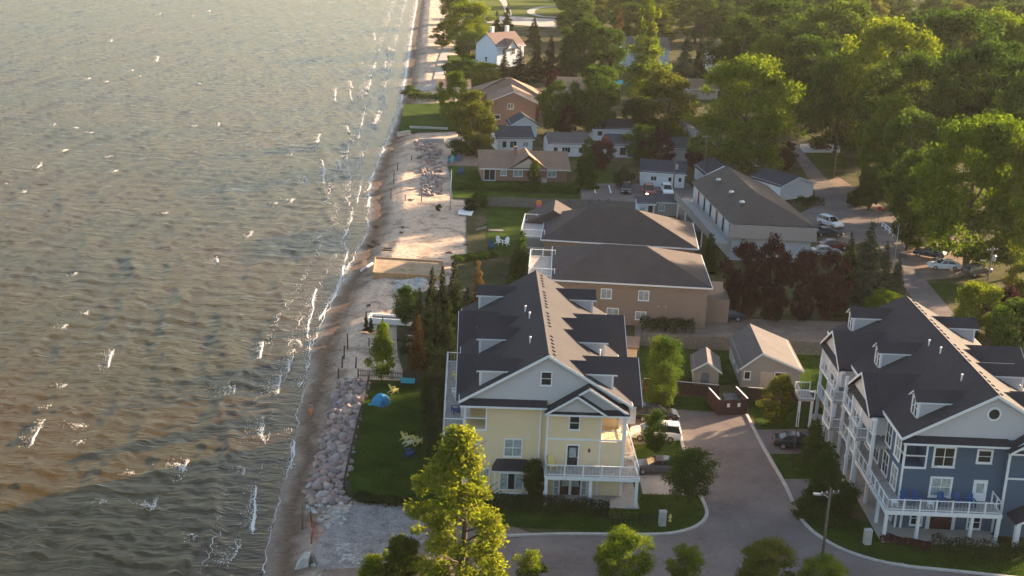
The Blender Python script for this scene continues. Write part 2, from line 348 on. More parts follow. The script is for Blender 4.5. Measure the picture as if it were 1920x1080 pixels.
BREAK = [[(474,1000),(478,950),(477,905)],[(560,725),(577,690),(583,640),(575,620),(585,585),(592,540)],[(598,600),(612,575),(632,545),(645,500),(652,470),(642,450),(655,420),(662,395)],[(625,560),(640,530),(655,490)],[(668,380),(676,350),(682,330)],[(545,880),(552,830),(545,800)],[(498,830),(490,800),(495,780)],[(540,690),(552,655)],[(655,330),(650,300),(655,270)],[(672,260),(680,220),(690,190)],[(690,170),(700,130),(712,90)],[(700,240),(712,205),(722,180)],[(720,130),(730,90)],[(612,330),(603,300)],[(660,190),(655,165)]]
for c in BREAK:
    s = sc_at(gp(*c[0],WZ)); crest(c, 0.12+0.9/s, 12, 0.5, 0.7)
_SL = [Vector((float(shore_x(y)),y,WZ)) for y in np.concatenate([np.arange(96,200,1.0),np.arange(200,640,2.5)])]
for off, wid, br, wig in ((0.15,0.07,0.12,0.22),(-2.6,0.05,0.32,0.4),(-5.2,0.05,0.42,0.5)):
    for y0,y1,kk in ((96,150,0.55),(150,220,1.0),(220,330,2.2),(330,640,4.0)):
        seg = [p+Vector((off*(1+0.25*(kk-1)),0,0)) for p in _SL if y0 <= p.y <= y1+3]
        ribbon(seg, wid*kk, 0.03, br-(0.16 if off > 0 else 0.04)*(kk-0.5), wig, 0.04)
        spray(seg, (16,26,30,26)[(0.55,1.0,2.2,4.0).index(kk)]*(1.0 if off > 0 else 0.55), 0.22*kk**0.7, 0.3, 0.03*kk**0.6, 0.085*kk**0.6, 0.8)
build_flakes()
tag(fm.build('sea_foam', FOAM), 'white foam of breaking waves and whitecaps on the lake', 'foam', kind='stuff')

# ---------------------------------------------------------------- ground sheets
def ground_material(name, stops, s1=0.25, s2=3.0, bump=0.5, rough=0.95, bdist=0.08):
    m, N, L, P = nodes_of(name); P.inputs['Roughness'].default_value = rough; P.inputs['Specular IOR Level'].default_value = 0.02
    tc = N.new('ShaderNodeTexCoord'); ob = tc.outputs['Object']
    n1 = noise_n(N,L,ob,s1,6,0.6); n2 = noise_n(N,L,ob,s2,5,0.65)
    ad = N.new('ShaderNodeMath'); ad.operation = 'MULTIPLY_ADD'; L.new(n2.outputs['Fac'], ad.inputs[0]); ad.inputs[1].default_value = 0.45; 
    ml = N.new('ShaderNodeMath'); ml.operation = 'MULTIPLY'; L.new(n1.outputs['Fac'], ml.inputs[0]); ml.inputs[1].default_value = 0.55; L.new(ml.outputs[0], ad.inputs[2])
    r = ramp(N,L,ad.outputs[0],stops); L.new(r.outputs['Color'], P.inputs['Base Color'])
    b = N.new('ShaderNodeBump'); b.inputs['Strength'].default_value = bump; b.inputs['Distance'].default_value = bdist; L.new(n2.outputs['Fac'], b.inputs['Height']); L.new(b.outputs['Normal'], P.inputs['Normal'])
    return m
EARTH = ground_material('scrub_ground', [(0.36,(0.035,0.038,0.018)),(0.48,(0.06,0.065,0.026)),(0.58,(0.105,0.09,0.055)),(0.68,(0.15,0.125,0.09))])
LAWN = ground_material('lawn_grass', [(0.36,(0.018,0.038,0.006)),(0.5,(0.034,0.064,0.009)),(0.64,(0.07,0.10,0.016))], 0.35, 9.0, 0.8, bdist=0.05)
PARKG = ground_material('park_grass', [(0.36,(0.05,0.075,0.018)),(0.5,(0.085,0.115,0.026)),(0.64,(0.13,0.14,0.045))], 0.08, 2.0, 0.6)
ASPH = ground_material('asphalt', [(0.36,(0.155,0.132,0.13)),(0.5,(0.185,0.16,0.155)),(0.64,(0.22,0.19,0.18))], 0.25, 12.0, 0.4, 0.9, 0.02)
def crack_up(m, sc=0.22, dark=0.55, wdt=0.012):
    N = m.node_tree.nodes; L = m.node_tree.links; P = N['Principled BSDF']; src = P.inputs['Base Color'].links[0].from_socket
    tc = N.new('ShaderNodeTexCoord'); nz = noise_n(N,L,tc.outputs['Object'],0.8,4); mx = N.new('ShaderNodeMix'); mx.data_type = 'VECTOR'; mx.inputs[0].default_value = 0.25; L.new(tc.outputs['Object'], mx.inputs[4]); 
    vm = N.new('ShaderNodeVectorMath'); vm.operation = 'SCALE'; vm.inputs['Scale'].default_value = 6.0; L.new(nz.outputs['Color'], vm.inputs[0]); ad = N.new('ShaderNodeVectorMath'); L.new(tc.outputs['Object'], ad.inputs[0]); L.new(vm.outputs[0], ad.inputs[1])
    v = N.new('ShaderNodeTexVoronoi'); v.feature = 'DISTANCE_TO_EDGE'; v.inputs['Scale'].default_value = sc; L.new(ad.outputs[0], v.inputs['Vector'])
    r = ramp(N,L,v.outputs['Distance'],[(0.0,(1,1,1)),(wdt,(0,0,0))]); big = noise_n(N,L,tc.outputs['Object'],0.09,5,0.6); rb = ramp(N,L,big.outputs['Fac'],[(0.38,(0.80,0.80,0.80)),(0.62,(1.12,1.10,1.08))])
    ml = N.new('ShaderNodeMix'); ml.data_type = 'RGBA'; ml.blend_type = 'MULTIPLY'; ml.inputs[0].default_value = 1.0; L.new(src, ml.inputs[6]); L.new(rb.outputs['Color'], ml.inputs[7])
    dk = N.new('ShaderNodeVectorMath'); dk.operation = 'SCALE'; dk.inputs['Scale'].default_value = dark; L.new(ml.outputs[2], dk.inputs[0])
    L.new(mixc(N,L,r.outputs['Color'],ml.outputs[2],dk.outputs[0]), P.inputs['Base Color'])
crack_up(ASPH)
DIRT = ground_material('packed_dirt', [(0.34,(0.14,0.105,0.085)),(0.5,(0.22,0.17,0.14)),(0.66,(0.31,0.25,0.21))], 0.4, 5.0, 0.5)
GRAVEL = ground_material('grey_gravel', [(0.34,(0.15,0.13,0.125)),(0.5,(0.29,0.26,0.25)),(0.66,(0.47,0.43,0.41))], 0.8, 6.0, 0.9, bdist=0.15)
PALEP = ground_material('pale_paving', [(0.34,(0.34,0.31,0.28)),(0.5,(0.42,0.385,0.35)),(0.66,(0.5,0.46,0.42))], 0.4, 5.0, 0.3)
LAWNS = []
def sheet(name, pts, z, m, kind='structure'):
    if name == 'lawn' and max(p[1] for p in pts) > 560: LAWNS.append((pts,z))
    P = [gp(x,y,z) for x,y in pts]
    mb = MB(); mb.add(P, [tuple(range(len(P)))])
    me = mb.data(name, m)
    if me.polygons[0].normal.z < 0: me.flip_normals()
    return tag(link(name, me), kind=kind)
yy = np.array([60,90,130,180,250,400,700,1200,2500,4000.]); g = MB()
left = [(float(shore_x(y))+17, y, -0.02) for y in yy]; right = [(2500.0, y, -0.02) for y in yy]
g.add(left+right, [(i, i+len(yy), i+1+len(yy), i+1) for i in range(len(yy)-1)]); tag(g.build('ground', EARTH), kind='structure')
def kerb(name, pts, z=0.04, h=0.13, wd=0.32, m=None, closed=False):
    P = [gp(x,y,z) for x,y in pts]
    Q = []                                   # smooth the line a little
    for k in range(len(P)-1):
        a = P[max(0,k-1)]; b = P[k]; c = P[k+1]; d = P[min(len(P)-1,k+2)]
        for i in range(5):
            t = i/5; Q.append(0.5*((2*b)+(c-a)*t+(2*a-5*b+4*c-d)*t*t+(3*b-a-3*c+d)*t**3))
    Q.append(P[-1]); mb = MB(); vs = []
    for i,p in enumerate(Q):
        t = (Q[min(i+1,len(Q)-1)]-Q[max(i-1,0)]).normalized(); n = Vector((-t.y,t.x,0))*wd/2
        vs += [p-n, p+n, p-n*0.9+Vector((0,0,h)), p+n*0.9+Vector((0,0,h))]
    fs = []
    for i in range(len(Q)-1):
        a, b = 4*i, 4*i+4; fs += [(a,b,b+2,a+2),(a+1,a+3,b+3,b+1),(a+2,b+2,b+3,a+3)]
    fs += [(0,2,3,1),(4*len(Q)-4,4*len(Q)-3,4*len(Q)-1,4*len(Q)-2)]
    return tag(mb.add(vs,fs).build(name, m or CONC), kind='structure')

# lawns and yards
sheet('lawn', [(690,712),(840,716),(900,930),(900,950),(700,944),(655,934),(642,914),(652,870)], 0.02, LAWN)
sheet('lawn', [(760,946),(900,938),(1190,955),(1205,924),(1312,928),(1322,955),(1316,975),(1290,992),(1240,1000),(1100,995),(935,985),(850,975)], 0.028, LAWN)
sheet('lawn', [(911,386),(1030,390),(1030,440),(985,450),(975,480),(915,478)], 0.02, LAWN)
sheet('lawn', [(757,196),(850,192),(860,246),(748,248)], 0.02, LAWN)
sheet('lawn', [(840,310),(905,312),(900,338),(1090,345),(1090,372),(850,372)], 0.02, LAWN)
sheet('lawn', [(838,104),(905,100),(905,140),(845,142)], 0.02, LAWN)
sheet('lawn', [(1190,735),(1345,748),(1345,776),(1190,768)], 0.02, LAWN)
sheet('lawn', [(1400,752),(1560,760),(1540,806),(1425,806)], 0.02, LAWN)
sheet('lawn', [(1182,826),(1275,822),(1288,862),(1190,866)], 0.024, LAWN)
sheet('lawn', [(1442,852),(1530,852),(1530,898),(1466,898)], 0.02, LAWN)
sheet('lawn', [(1496,948),(1545,945),(1640,990),(1930,1030),(1930,1085),(1800,1073),(1680,1060),(1600,1040),(1548,1015),(1505,978)], 0.02, LAWN)
sheet('lawn', [(1200,640),(1380,650),(1580,665),(1580,740),(1400,725),(1200,712)], 0.0, LAWN)
sheet('lawn', [(1496,288),(1585,288),(1588,316),(1512,318)], 0.02, LAWN)
sheet('lawn', [(1110,315),(1150,315),(1156,348),(1105,348)], 0.02, LAWN)
sheet('lawn', [(1738,530),(1810,534),(1815,562),(1768,562)], 0.02, LAWN)
sheet('park_lawn', [(830,-60),(1110,-60),(1090,22),(1000,34),(905,30),(850,10)], 0.02, PARKG)
sheet('verge', [(1570,330),(1660,390),(1640,398),(1580,385),(1540,345)], 0.02, DIRT)
sheet('verge', [(1655,425),(1790,440),(1830,500),(1800,520),(1735,525),(1690,470)], 0.016, DIRT)
# roads
sheet('street', [(1275,768),(1345,772),(1400,778),(1432,840),(1472,910),(1504,976),(1548,1014),(1604,1040),(1684,1060),(1804,1073),(1960,1090),(1960,1300),(900,1300),(930,1008),(1060,1003),(1200,1004),(1262,1001),(1306,988),(1326,966),(1318,940),(1300,905),(1286,862),(1276,820)], 0.036, ASPH)
sheet('driveway', [(1180,772),(1277,768),(1279,826),(1182,834)], 0.030, ASPH)
sheet('driveway', [(1192,866),(1288,860),(1316,930),(1205,926)], 0.032, PALEP)
sheet('driveway', [(1414,806),(1540,803),(1545,851),(1438,851)], 0.030, ASPH)
sheet('driveway', [(1464,898),(1535,898),(1545,947),(1494,950)], 0.030, ASPH)
sheet('back_lane', [(1800,640),(1740,600),(1700,545),(1660,480),(1640,448),(1560,470),(1530,440),(1500,400),(1530,385),(1528,360),(1510,325),(1492,295),(1478,268),(1490,264),(1515,296),(1545,330),(1580,365),(1640,394),(1760,408),(1765,424),(1665,424),(1690,466),(1740,530),(1790,590),(1840,640)], 0.036, ASPH)
sheet('parking_lot', [(1088,344),(1290,344),(1320,372),(1340,440),(1290,430),(1270,400),(1190,392),(1090,378)], 0.03, ASPH)
sheet('dirt_yard', [(1190,590),(1640,605),(1640,650),(1190,636)], 0.012, DIRT)
sheet('dirt_yard', [(720,975),(940,980),(1010,1004),(930,1010),(880,1300),(600,1300),(600,1080)], 0.024, DIRT)
sheet('gravel_lot', [(660,948),(700,944),(790,955),(800,1010),(760,1060),(600,1068),(586,1030),(612,995)], 0.034, GRAVEL)
sheet('garden_bed', [(742,560),(800,545),(900,545),(905,620),(870,716),(760,712),(745,660)], 0.012, EARTH)
sheet('weedy_bank', [(850,478),(935,470),(940,540),(860,540)], 0.008, EARTH)
sheet('patio', [(1500,270),(1575,268),(1575,286),(1498,286)], 0.02, PALEP)
sheet('patio', [(840,292),(905,292),(905,312),(838,312)], 0.016, DIRT)
sheet('park_path', [(930,-8),(944,-8),(952,6),(958,20),(960,32),(948,32),(946,20),(942,8)], 0.03, PALEP)
sheet('park_road', [(908,30),(960,30),(1070,38),(1068,54),(960,46),(908,42)], 0.034, PALEP)
lp = []
for i in range(25):
    a = radians(60+ 250*i/24); lp.append((1040+45*cos(a)*1.0, 22-10*sin(a)))
kerb('park_path', lp, 0.03, 0.02, 3.0, PALEP)
sheet('beach_path', [(832,84),(846,90),(842,106),(836,140),(812,168),(780,172),(812,150),(822,112)], 0.02, PALEP)
kerb('kerb', [(935,1006),(1060,1002),(1200,1003),(1262,1000),(1306,987),(1325,966),(1318,940),(1300,905),(1287,862),(1277,822),(1272,790)])
kerb('kerb', [(1400,778),(1432,840),(1472,910),(1504,976),(1548,1014),(1604,1040),(1684,1060),(1804,1073),(1950,1089)])
PAINT = mat('white_road_paint', (0.7,0.7,0.68), 0.8, 0.15, 5)
for x in (1111,1140):
    sheet('parking_line', [(x,347),(x+3,347),(x+7,362),(x+4,362)], 0.036, PAINT)

# ---------------------------------------------------------------- building helpers
_WC = {}
def window(parent, x, y, z, wd, ht, rz=0.0, cols=1, rows=2, pane=None, fm=None, t=0.11, name='window'):
    # (x,y,z) = bottom centre on the wall; the frame stands proud, the pane sits back inside it
    pane = pane or GLASS; fm = fm or WHITE
    key = (round(wd,2), round(ht,2), cols, rows, fm.name, t)
    if key not in _WC:
        f = MB()
        f.bx(-wd/2-t,-wd/2,-0.07,0.0,-t,ht+t).bx(wd/2,wd/2+t,-0.07,0.0,-t,ht+t).bx(-wd/2,wd/2,-0.07,0.0,-t,0).bx(-wd/2,wd/2,-0.07,0.0,ht,ht+t)
        f.bx(-wd/2-t-0.04,wd/2+t+0.04,-0.11,-0.072,-t-0.03,-t+0.04)
        for i in range(1,cols): f.bx(-wd/2+wd*i/cols-0.03,-wd/2+wd*i/cols+0.03,-0.055,-0.012,0,ht)
        for i in range(1,rows): f.bx(-wd/2,wd/2,-0.05,-0.014,ht*i/rows-0.025,ht*i/rows+0.025)
        _WC[key] = f.data('window', fm)
    k2 = (key[0], key[1], pane.name, 'p')
    if k2 not in _WC: _WC[k2] = MB().bx(-wd/2,wd/2,-0.022,-0.006,0,ht).data('pane', pane)
    o = link(name, _WC[key], parent, (x,y,z), rz); link('pane', _WC[k2], o); return o
def roof_y(x0, x1, y0, y1, he, hr, oh=0.4, th=0.2, xm=None):      # gable roof, ridge along y
    xm = (x0+x1)/2 if xm is None else xm
    kl = (hr-he)/(xm-x0); kr = (hr-he)/(x1-xm)
    return [(x0-oh, he-kl*oh), (xm, hr), (x1+oh, he-kr*oh), (x1+oh, he-kr*oh-th), (xm, hr-th), (x0-oh, he-kl*oh-th)]
def rake(mb, sec, y, d=0.06, w=0.22):      # white barge boards along a gable edge (section in XZ at y)
    (ax,az),(bx_,bz),(cx,cz) = sec[0], sec[1], sec[2]
    for (p,q) in (((ax,az),(bx_,bz)),((bx_,bz),(cx,cz))):
        mb.ext([(p[0],p[1]-0.03),(q[0],q[1]-0.03),(q[0],q[1]-0.03-w),(p[0],p[1]-0.03-w)], y-d, y-0.004)
def rail(mb, pts, z, h=1.05, step=1.8, bal=0.3):
    for k in range(len(pts)-1):
        p, q = Vector((*pts[k],z)), Vector((*pts[k+1],z)); ln = (q-p).length; a = atan2(q.y-p.y, q.x-p.x); m = (p+q)/2
        mb.cb((m.x,m.y,z+h), (ln,0.09,0.07), a); mb.cb((m.x,m.y,z+0.12), (ln,0.06,0.06), a)
        n = max(1, round(ln/step))
        for i in range(n+1):
            c = p.lerp(q, i/n); mb.bx(c.x-0.055,c.x+0.055,c.y-0.055,c.y+0.055,z,z+h+0.08)
        n = int(ln/bal)
        for i in range(1,n):
            c = p.lerp(q, i/n); mb.add([(c.x-0.008*cos(a),c.y-0.008*sin(a),z+0.15),(c.x+0.008*cos(a),c.y+0.008*sin(a),z+0.15),(c.x+0.008*cos(a),c.y+0.008*sin(a),z+h-0.03),(c.x-0.008*cos(a),c.y-0.008*sin(a),z+h-0.03)],[(0,1,2,3)])
    return mb
def dormer(h, side, yc, xf, zb, ze, za, hw, wallm, roofm, k=0.592, zr=13.2):
    # cross dormer whose front face stands at x = side*xf; runs back into the main roof
    d = link('dormer', MB().ext([(-hw+0.25,zb),(hw-0.25,zb),(hw-0.25,ze),(0,za-0.12),(-hw+0.25,ze)],0,xf-0.5).data('dormer', wallm), h, (side*xf, yc, 0), side*pi/2)
    ke = (za-ze)/hw; r = MB(); r.ext([(-hw,ze),(0,za),(hw,ze),(hw,ze-0.13),(0,za-0.13),(-hw,ze-0.13)], -0.35, xf-0.4); r.build('roof', roofm, d)
    tr = MB(); rake(tr, [(-hw,ze-0.1),(0,za-0.1),(hw,ze-0.1)], -0.28, 0.05, 0.12)
    for s in (-1,1):
        tr.bx(s*(hw-0.25)-0.07, s*(hw-0.25)+0.07, -0.05, 0.12, zb+0.02, ze-0.02); tr.bx(s*hw-0.03, s*hw+0.03, -0.34, xf-1.6 if s*side>0 or True else 1, ze-0.16, ze-0.03)
    tr.build('trim', WHITE, d)
    wn = hw*0.62
    for s in (-1,1): window(d, s*wn*0.52, 0, zb+0.35, wn*0.75, max(0.5,ze-zb-0.55), 0, 1, 2, GLASS, WHITE, 0.07)
    return d
def vent_mesh():
    return MB().add([(-0.14,-0.17,0),(0.14,-0.17,0),(0.14,0.17,0),(-0.14,0.17,0),(-0.12,-0.15,0.1),(0.12,-0.15,0.1),(0.12,0.15,0.04),(-0.12,0.15,0.04)],[(0,1,5,4),(1,2,6,5),(2,3,7,6),(3,0,4,7),(4,5,6,7)]).data('roof_vent', DARKM)
VENT = vent_mesh()
PIPE = MB().tube((0,0,-0.1),(0,0,0.55),0.07,0.07,8).tube((0,0,0.5),(0,0,0.62),0.11,0.11,8).data('vent_pipe', WHITE, True)

def condo(name, label, pos, rz, wallm, doors, left_dorm, right_dorm, crossL, crossR, L=26.0, HR=13.2, wx=0.15):
    h = thing(name, label, 'house', pos, rz)
    W, HE = 7.1, 8.7; K = (HR-HE)/7.6
    zr = lambda x: HR - K*abs(x)
    # walls with the open corner loggias left out
    b = MB()
    b.bx(-5.2,4.9,0.4,L-0.4,0,HE).bx(-W,-5.2,3.0,L-0.4,0,HE).bx(-W,-5.2,0.4,3.0,0,5.85).bx(4.9,W,3.2,L-0.4,0,HE).bx(4.9,W,0.4,3.2,0,5.3)
    b.bx(wx,4.9,-0.3,0.4,0,8.0).bx(4.9,W,-0.3,0.4,0,5.3)
    b.build('wall', wallm, h)
    g = MB(); g.ext([(-W,HE+0.002),(W,HE+0.002),(0,zr(0)-0.15)],0.402,L-0.402); g.build('gable_wall', GREY, h)
    sec = [(-7.6,HE),(0,HR),(7.6,HE),(7.6,HE-0.2),(0,HR-0.22),(-7.6,HE-0.2)]
    r = MB(); r.ext(sec, 0.0, L); rf = r.build('roof', ROOF, h)
    t = MB(); rake(t, sec, 0.0, 0.06, 0.26); rake(t, sec, L+0.07, 0.06, 0.26)
    for s in (-1,1): t.bx(s*7.62-0.05, s*7.62+0.05, -0.05, L, HE-0.26, HE-0.02)
    t.build('roof_trim', WHITE, h)
    cap = MB(); cap.ext([(-0.2,HR-0.1),(0,HR+0.05),(0.2,HR-0.1)],0.02,L-0.02); cap.build('ridge_cap', ROOF, rf)
    for s in (1,):
        for i in range(26):
            y = 0.9 + i*(L-1.8)/25
            if i in (6,7,13,20): continue
            o = link('roof_vent', VENT, rf, (0.55, y, zr(0.55)+0.0)); o.rotation_euler = (0, math.atan(K), 0)
    for i,(x,y) in enumerate(((-1.5,14.5),(-1.2,12.0),(-1.4,5.2),(4.6,3.2),(5.4,9.0))): link('vent_pipe', PIPE, rf, (x,y,zr(x)))
    # pent roof across the front, its fascia, and corner boards
    p = MB(); p.extx([(0.39,8.78),(-0.35,8.36),(-0.35,8.26),(0.39,8.2)],-7.5,wx-0.05); p.build('pent_roof', ROOF, h)
    p = MB(); p.bx(-7.52,wx-0.03,-0.42,-0.352,8.18,8.34).bx(-5.2,wx-0.05,0.3,0.397,8.0,8.19); p.build('fascia', WHITE, h)
    TB = []
    for x0,x1,y0,z1 in ((-7.16,-7.0,0.34,5.85),*(((-0.46,-0.34,0.34,8.15),) if wx < 1 else ()),(wx-0.05,wx+0.15,-0.36,8.0),(4.86,5.0,-0.36,7.95),(6.95,7.16,-0.36,7.95)): TB.append((x0,x1,y0,y0+0.1,0.1,z1))
    TB.append((wx+0.15,6.95,-0.35,-0.302,5.36,5.52)); TB.append((wx+0.15,4.86,-0.35,-0.302,7.78,7.98)); TB.append((-5.25,-5.1,0.33,0.398,5.85,8.2)); TB.append((-7.16,-5.1,0.32,0.396,5.72,5.9)); 
    TB.append((-7.16,-6.98,0.34,0.5,5.9,8.3)); TB.append((-7.16,-7.0,2.8,2.98,5.86,8.5)); TB.append((-7.12,-5.2,0.36,0.44,6.85,6.95)); TB.append((-7.12,-7.04,0.5,2.8,6.85,6.95)); TB.append((-7.16,-5.1,0.34,0.398,8.02,8.3)); 
    for q_ in TB: MB().bx(*q_).build('trim_board', WHITE, h)
    # right-hand loggia: posts and rail
    p = MB(); p.bx(4.9,7.1,-0.3,3.2,7.85,8.0); p.build('loggia_ceiling', WHITE, h)
    p = MB(); p.bx(6.86,7.08,-0.29,-0.08,5.302,7.85).bx(6.86,7.08,2.9,3.15,5.302,7.85); rail(p, [(4.95,-0.18),(6.97,-0.18),(6.97,3.0)], 5.3, 0.95, 2.0); p.build('loggia_rail', WHITE, h)
    # front wing: two stepped gables
    q = MB(); q.ext([(wx,8.002),(7.1,8.002),((wx+7.1)/2,10.2)],-0.298,3.6); q.build('gable_wall', GREY, h)
    xm_ = (wx+7.15)/2; s2 = [(wx-0.25,8.1),(xm_,10.5),(7.4,8.1),(7.4,7.92),(xm_,10.32),(wx-0.25,7.92)]
    q = MB(); q.ext(s2,-0.75,4.6); wr = q.build('wing_roof', ROOF, h); q = MB(); rake(q,s2,-0.75,0.06,0.22); q.build('trim', WHITE, wr)
    s3 = [(wx-0.27,8.16),(wx+2.45,9.9),(wx+5.17,8.16),(wx+5.17,8.0),(wx+2.45,9.74),(wx-0.27,8.0)]
    q = MB(); q.ext(s3,-1.15,-0.2); wr = q.build('wing_roof', ROOF, h); q = MB(); rake(q,s3,-1.15,0.06,0.2); q.build('trim', WHITE, wr)
    q = MB(); q.ext([(wx+0.05,8.06),(wx+4.85,8.06),(wx+2.45,9.62)],-0.7,-0.302); q.build('gable_wall', GREY, h)
    q = MB(); q.extx([(-0.32,8.34),(-1.0,8.1),(-1.0,8.0),(-0.32,8.0)],wx-0.05,7.35); q.build('pent_roof', ROOF, h)
    q = MB(); q.bx(wx-0.1,7.4,-1.06,-1.003,7.9,8.05); q.build('fascia', WHITE, h)
    # cross gables on the long sides
    for side, lst in ((-1,crossL),(1,crossR)):
        for yc, hw, xt, za, ze in lst:
            k2 = (za-ze)/hw; run = xt - max(0.6,(HR-za)/K) + 0.6
            c = link('cross_gable', MB().ext([(-hw+0.35,ze-2.0),(hw-0.35,ze-2.0),(hw-0.35,ze+0.1),(0,za-0.3),(-hw+0.35,ze+0.1)],0.45,xt-6.6).data('cross_gable', GREY), h, (side*xt,yc,0), side*pi/2)
            rr = MB(); rr.ext([(-hw,ze),(0,za),(hw,ze),(hw,ze-0.18),(0,za-0.18),(-hw,ze-0.18)],0.0,run); rr.build('roof', ROOF, c)
            tt = MB(); rake(tt,[(-hw,ze),(0,za),(hw,ze)],0.0,0.06,0.22); tt.build('trim', WHITE, c)
            pr = MB(); pr.extx([(0.44,ze+0.15),(-0.05,ze-0.18),(-0.05,ze-0.3),(0.44,ze-0.3)],-hw+0.1,hw-0.1); pr.build('pent_roof', ROOF, c)
            window(c, 0, 0.45, za-1.35, 0.35, 0.7, 0, 1, 2, GLASS)
    for y in left_dorm: dormer(h,-1,y,5.85,9.3,11.25,12.05,1.15,GREY,ROOF)
    for y in right_dorm: dormer(h,1,y,5.85,9.3,11.25,12.05,1.15,GREY,ROOF)
    doors(h)
    return h
def panel_door(h, x, y, z, wd, ht, col, glass=True, name='door'):
    d = link(name, MB().bx(-wd/2,wd/2,-0.05,-0.006,0,ht).data(name, col), h, (x,y,z))
    f = MB(); t = 0.13; f.bx(-wd/2-t,-wd/2,-0.075,-0.002,0,ht+t).bx(wd/2,wd/2+t,-0.075,-0.002,0,ht+t).bx(-wd/2,wd/2,-0.075,-0.002,ht,ht+t); f.build('frame', WHITE, d)
    if glass: MB().bx(-wd*0.34,wd*0.34,-0.062,-0.052,ht*0.42,ht*0.9).build('pane', CURT, d)
    MB().lathe([(0.03,0),(0.045,0.03),(0.03,0.06)],8,(wd*0.4,-0.09,ht*0.42)).build('handle', METAL, d)
    return d
def adirondack(name, label, col, pos, rz, group=None, sz=1.0):
    c = thing(name, label, 'chair', pos, rz, group); c.scale = (sz,)*3
    s = MB()
    for i in range(5): s.cb((0,-0.28+i*0.13,0.36-i*0.028),(0.56,0.115,0.03),0,-0.2)
    s.build('seat', col, c)
    b = MB()
    for i in range(5):
        x = -0.24+i*0.12; b.cb((x,0.40+0.0,0.62+0.04*(2-abs(i-2))),(0.105,0.03,0.75+0.08*(2-abs(i-2))),0,-0.42)
    b.build('backrest', col, c)
    for s_ in (-1,1):
        MB().cb((s_*0.34,0.02,0.58),(0.13,0.72,0.03)).build('armrest', col, c)
        MB().bx(s_*0.31-0.03,s_*0.31+0.03,-0.34,-0.24,0,0.565).build('leg', col, c)
        MB().cb((s_*0.29,0.22,0.2),(0.04,0.95,0.11),0,-0.36).build('leg', col, c)
    return c

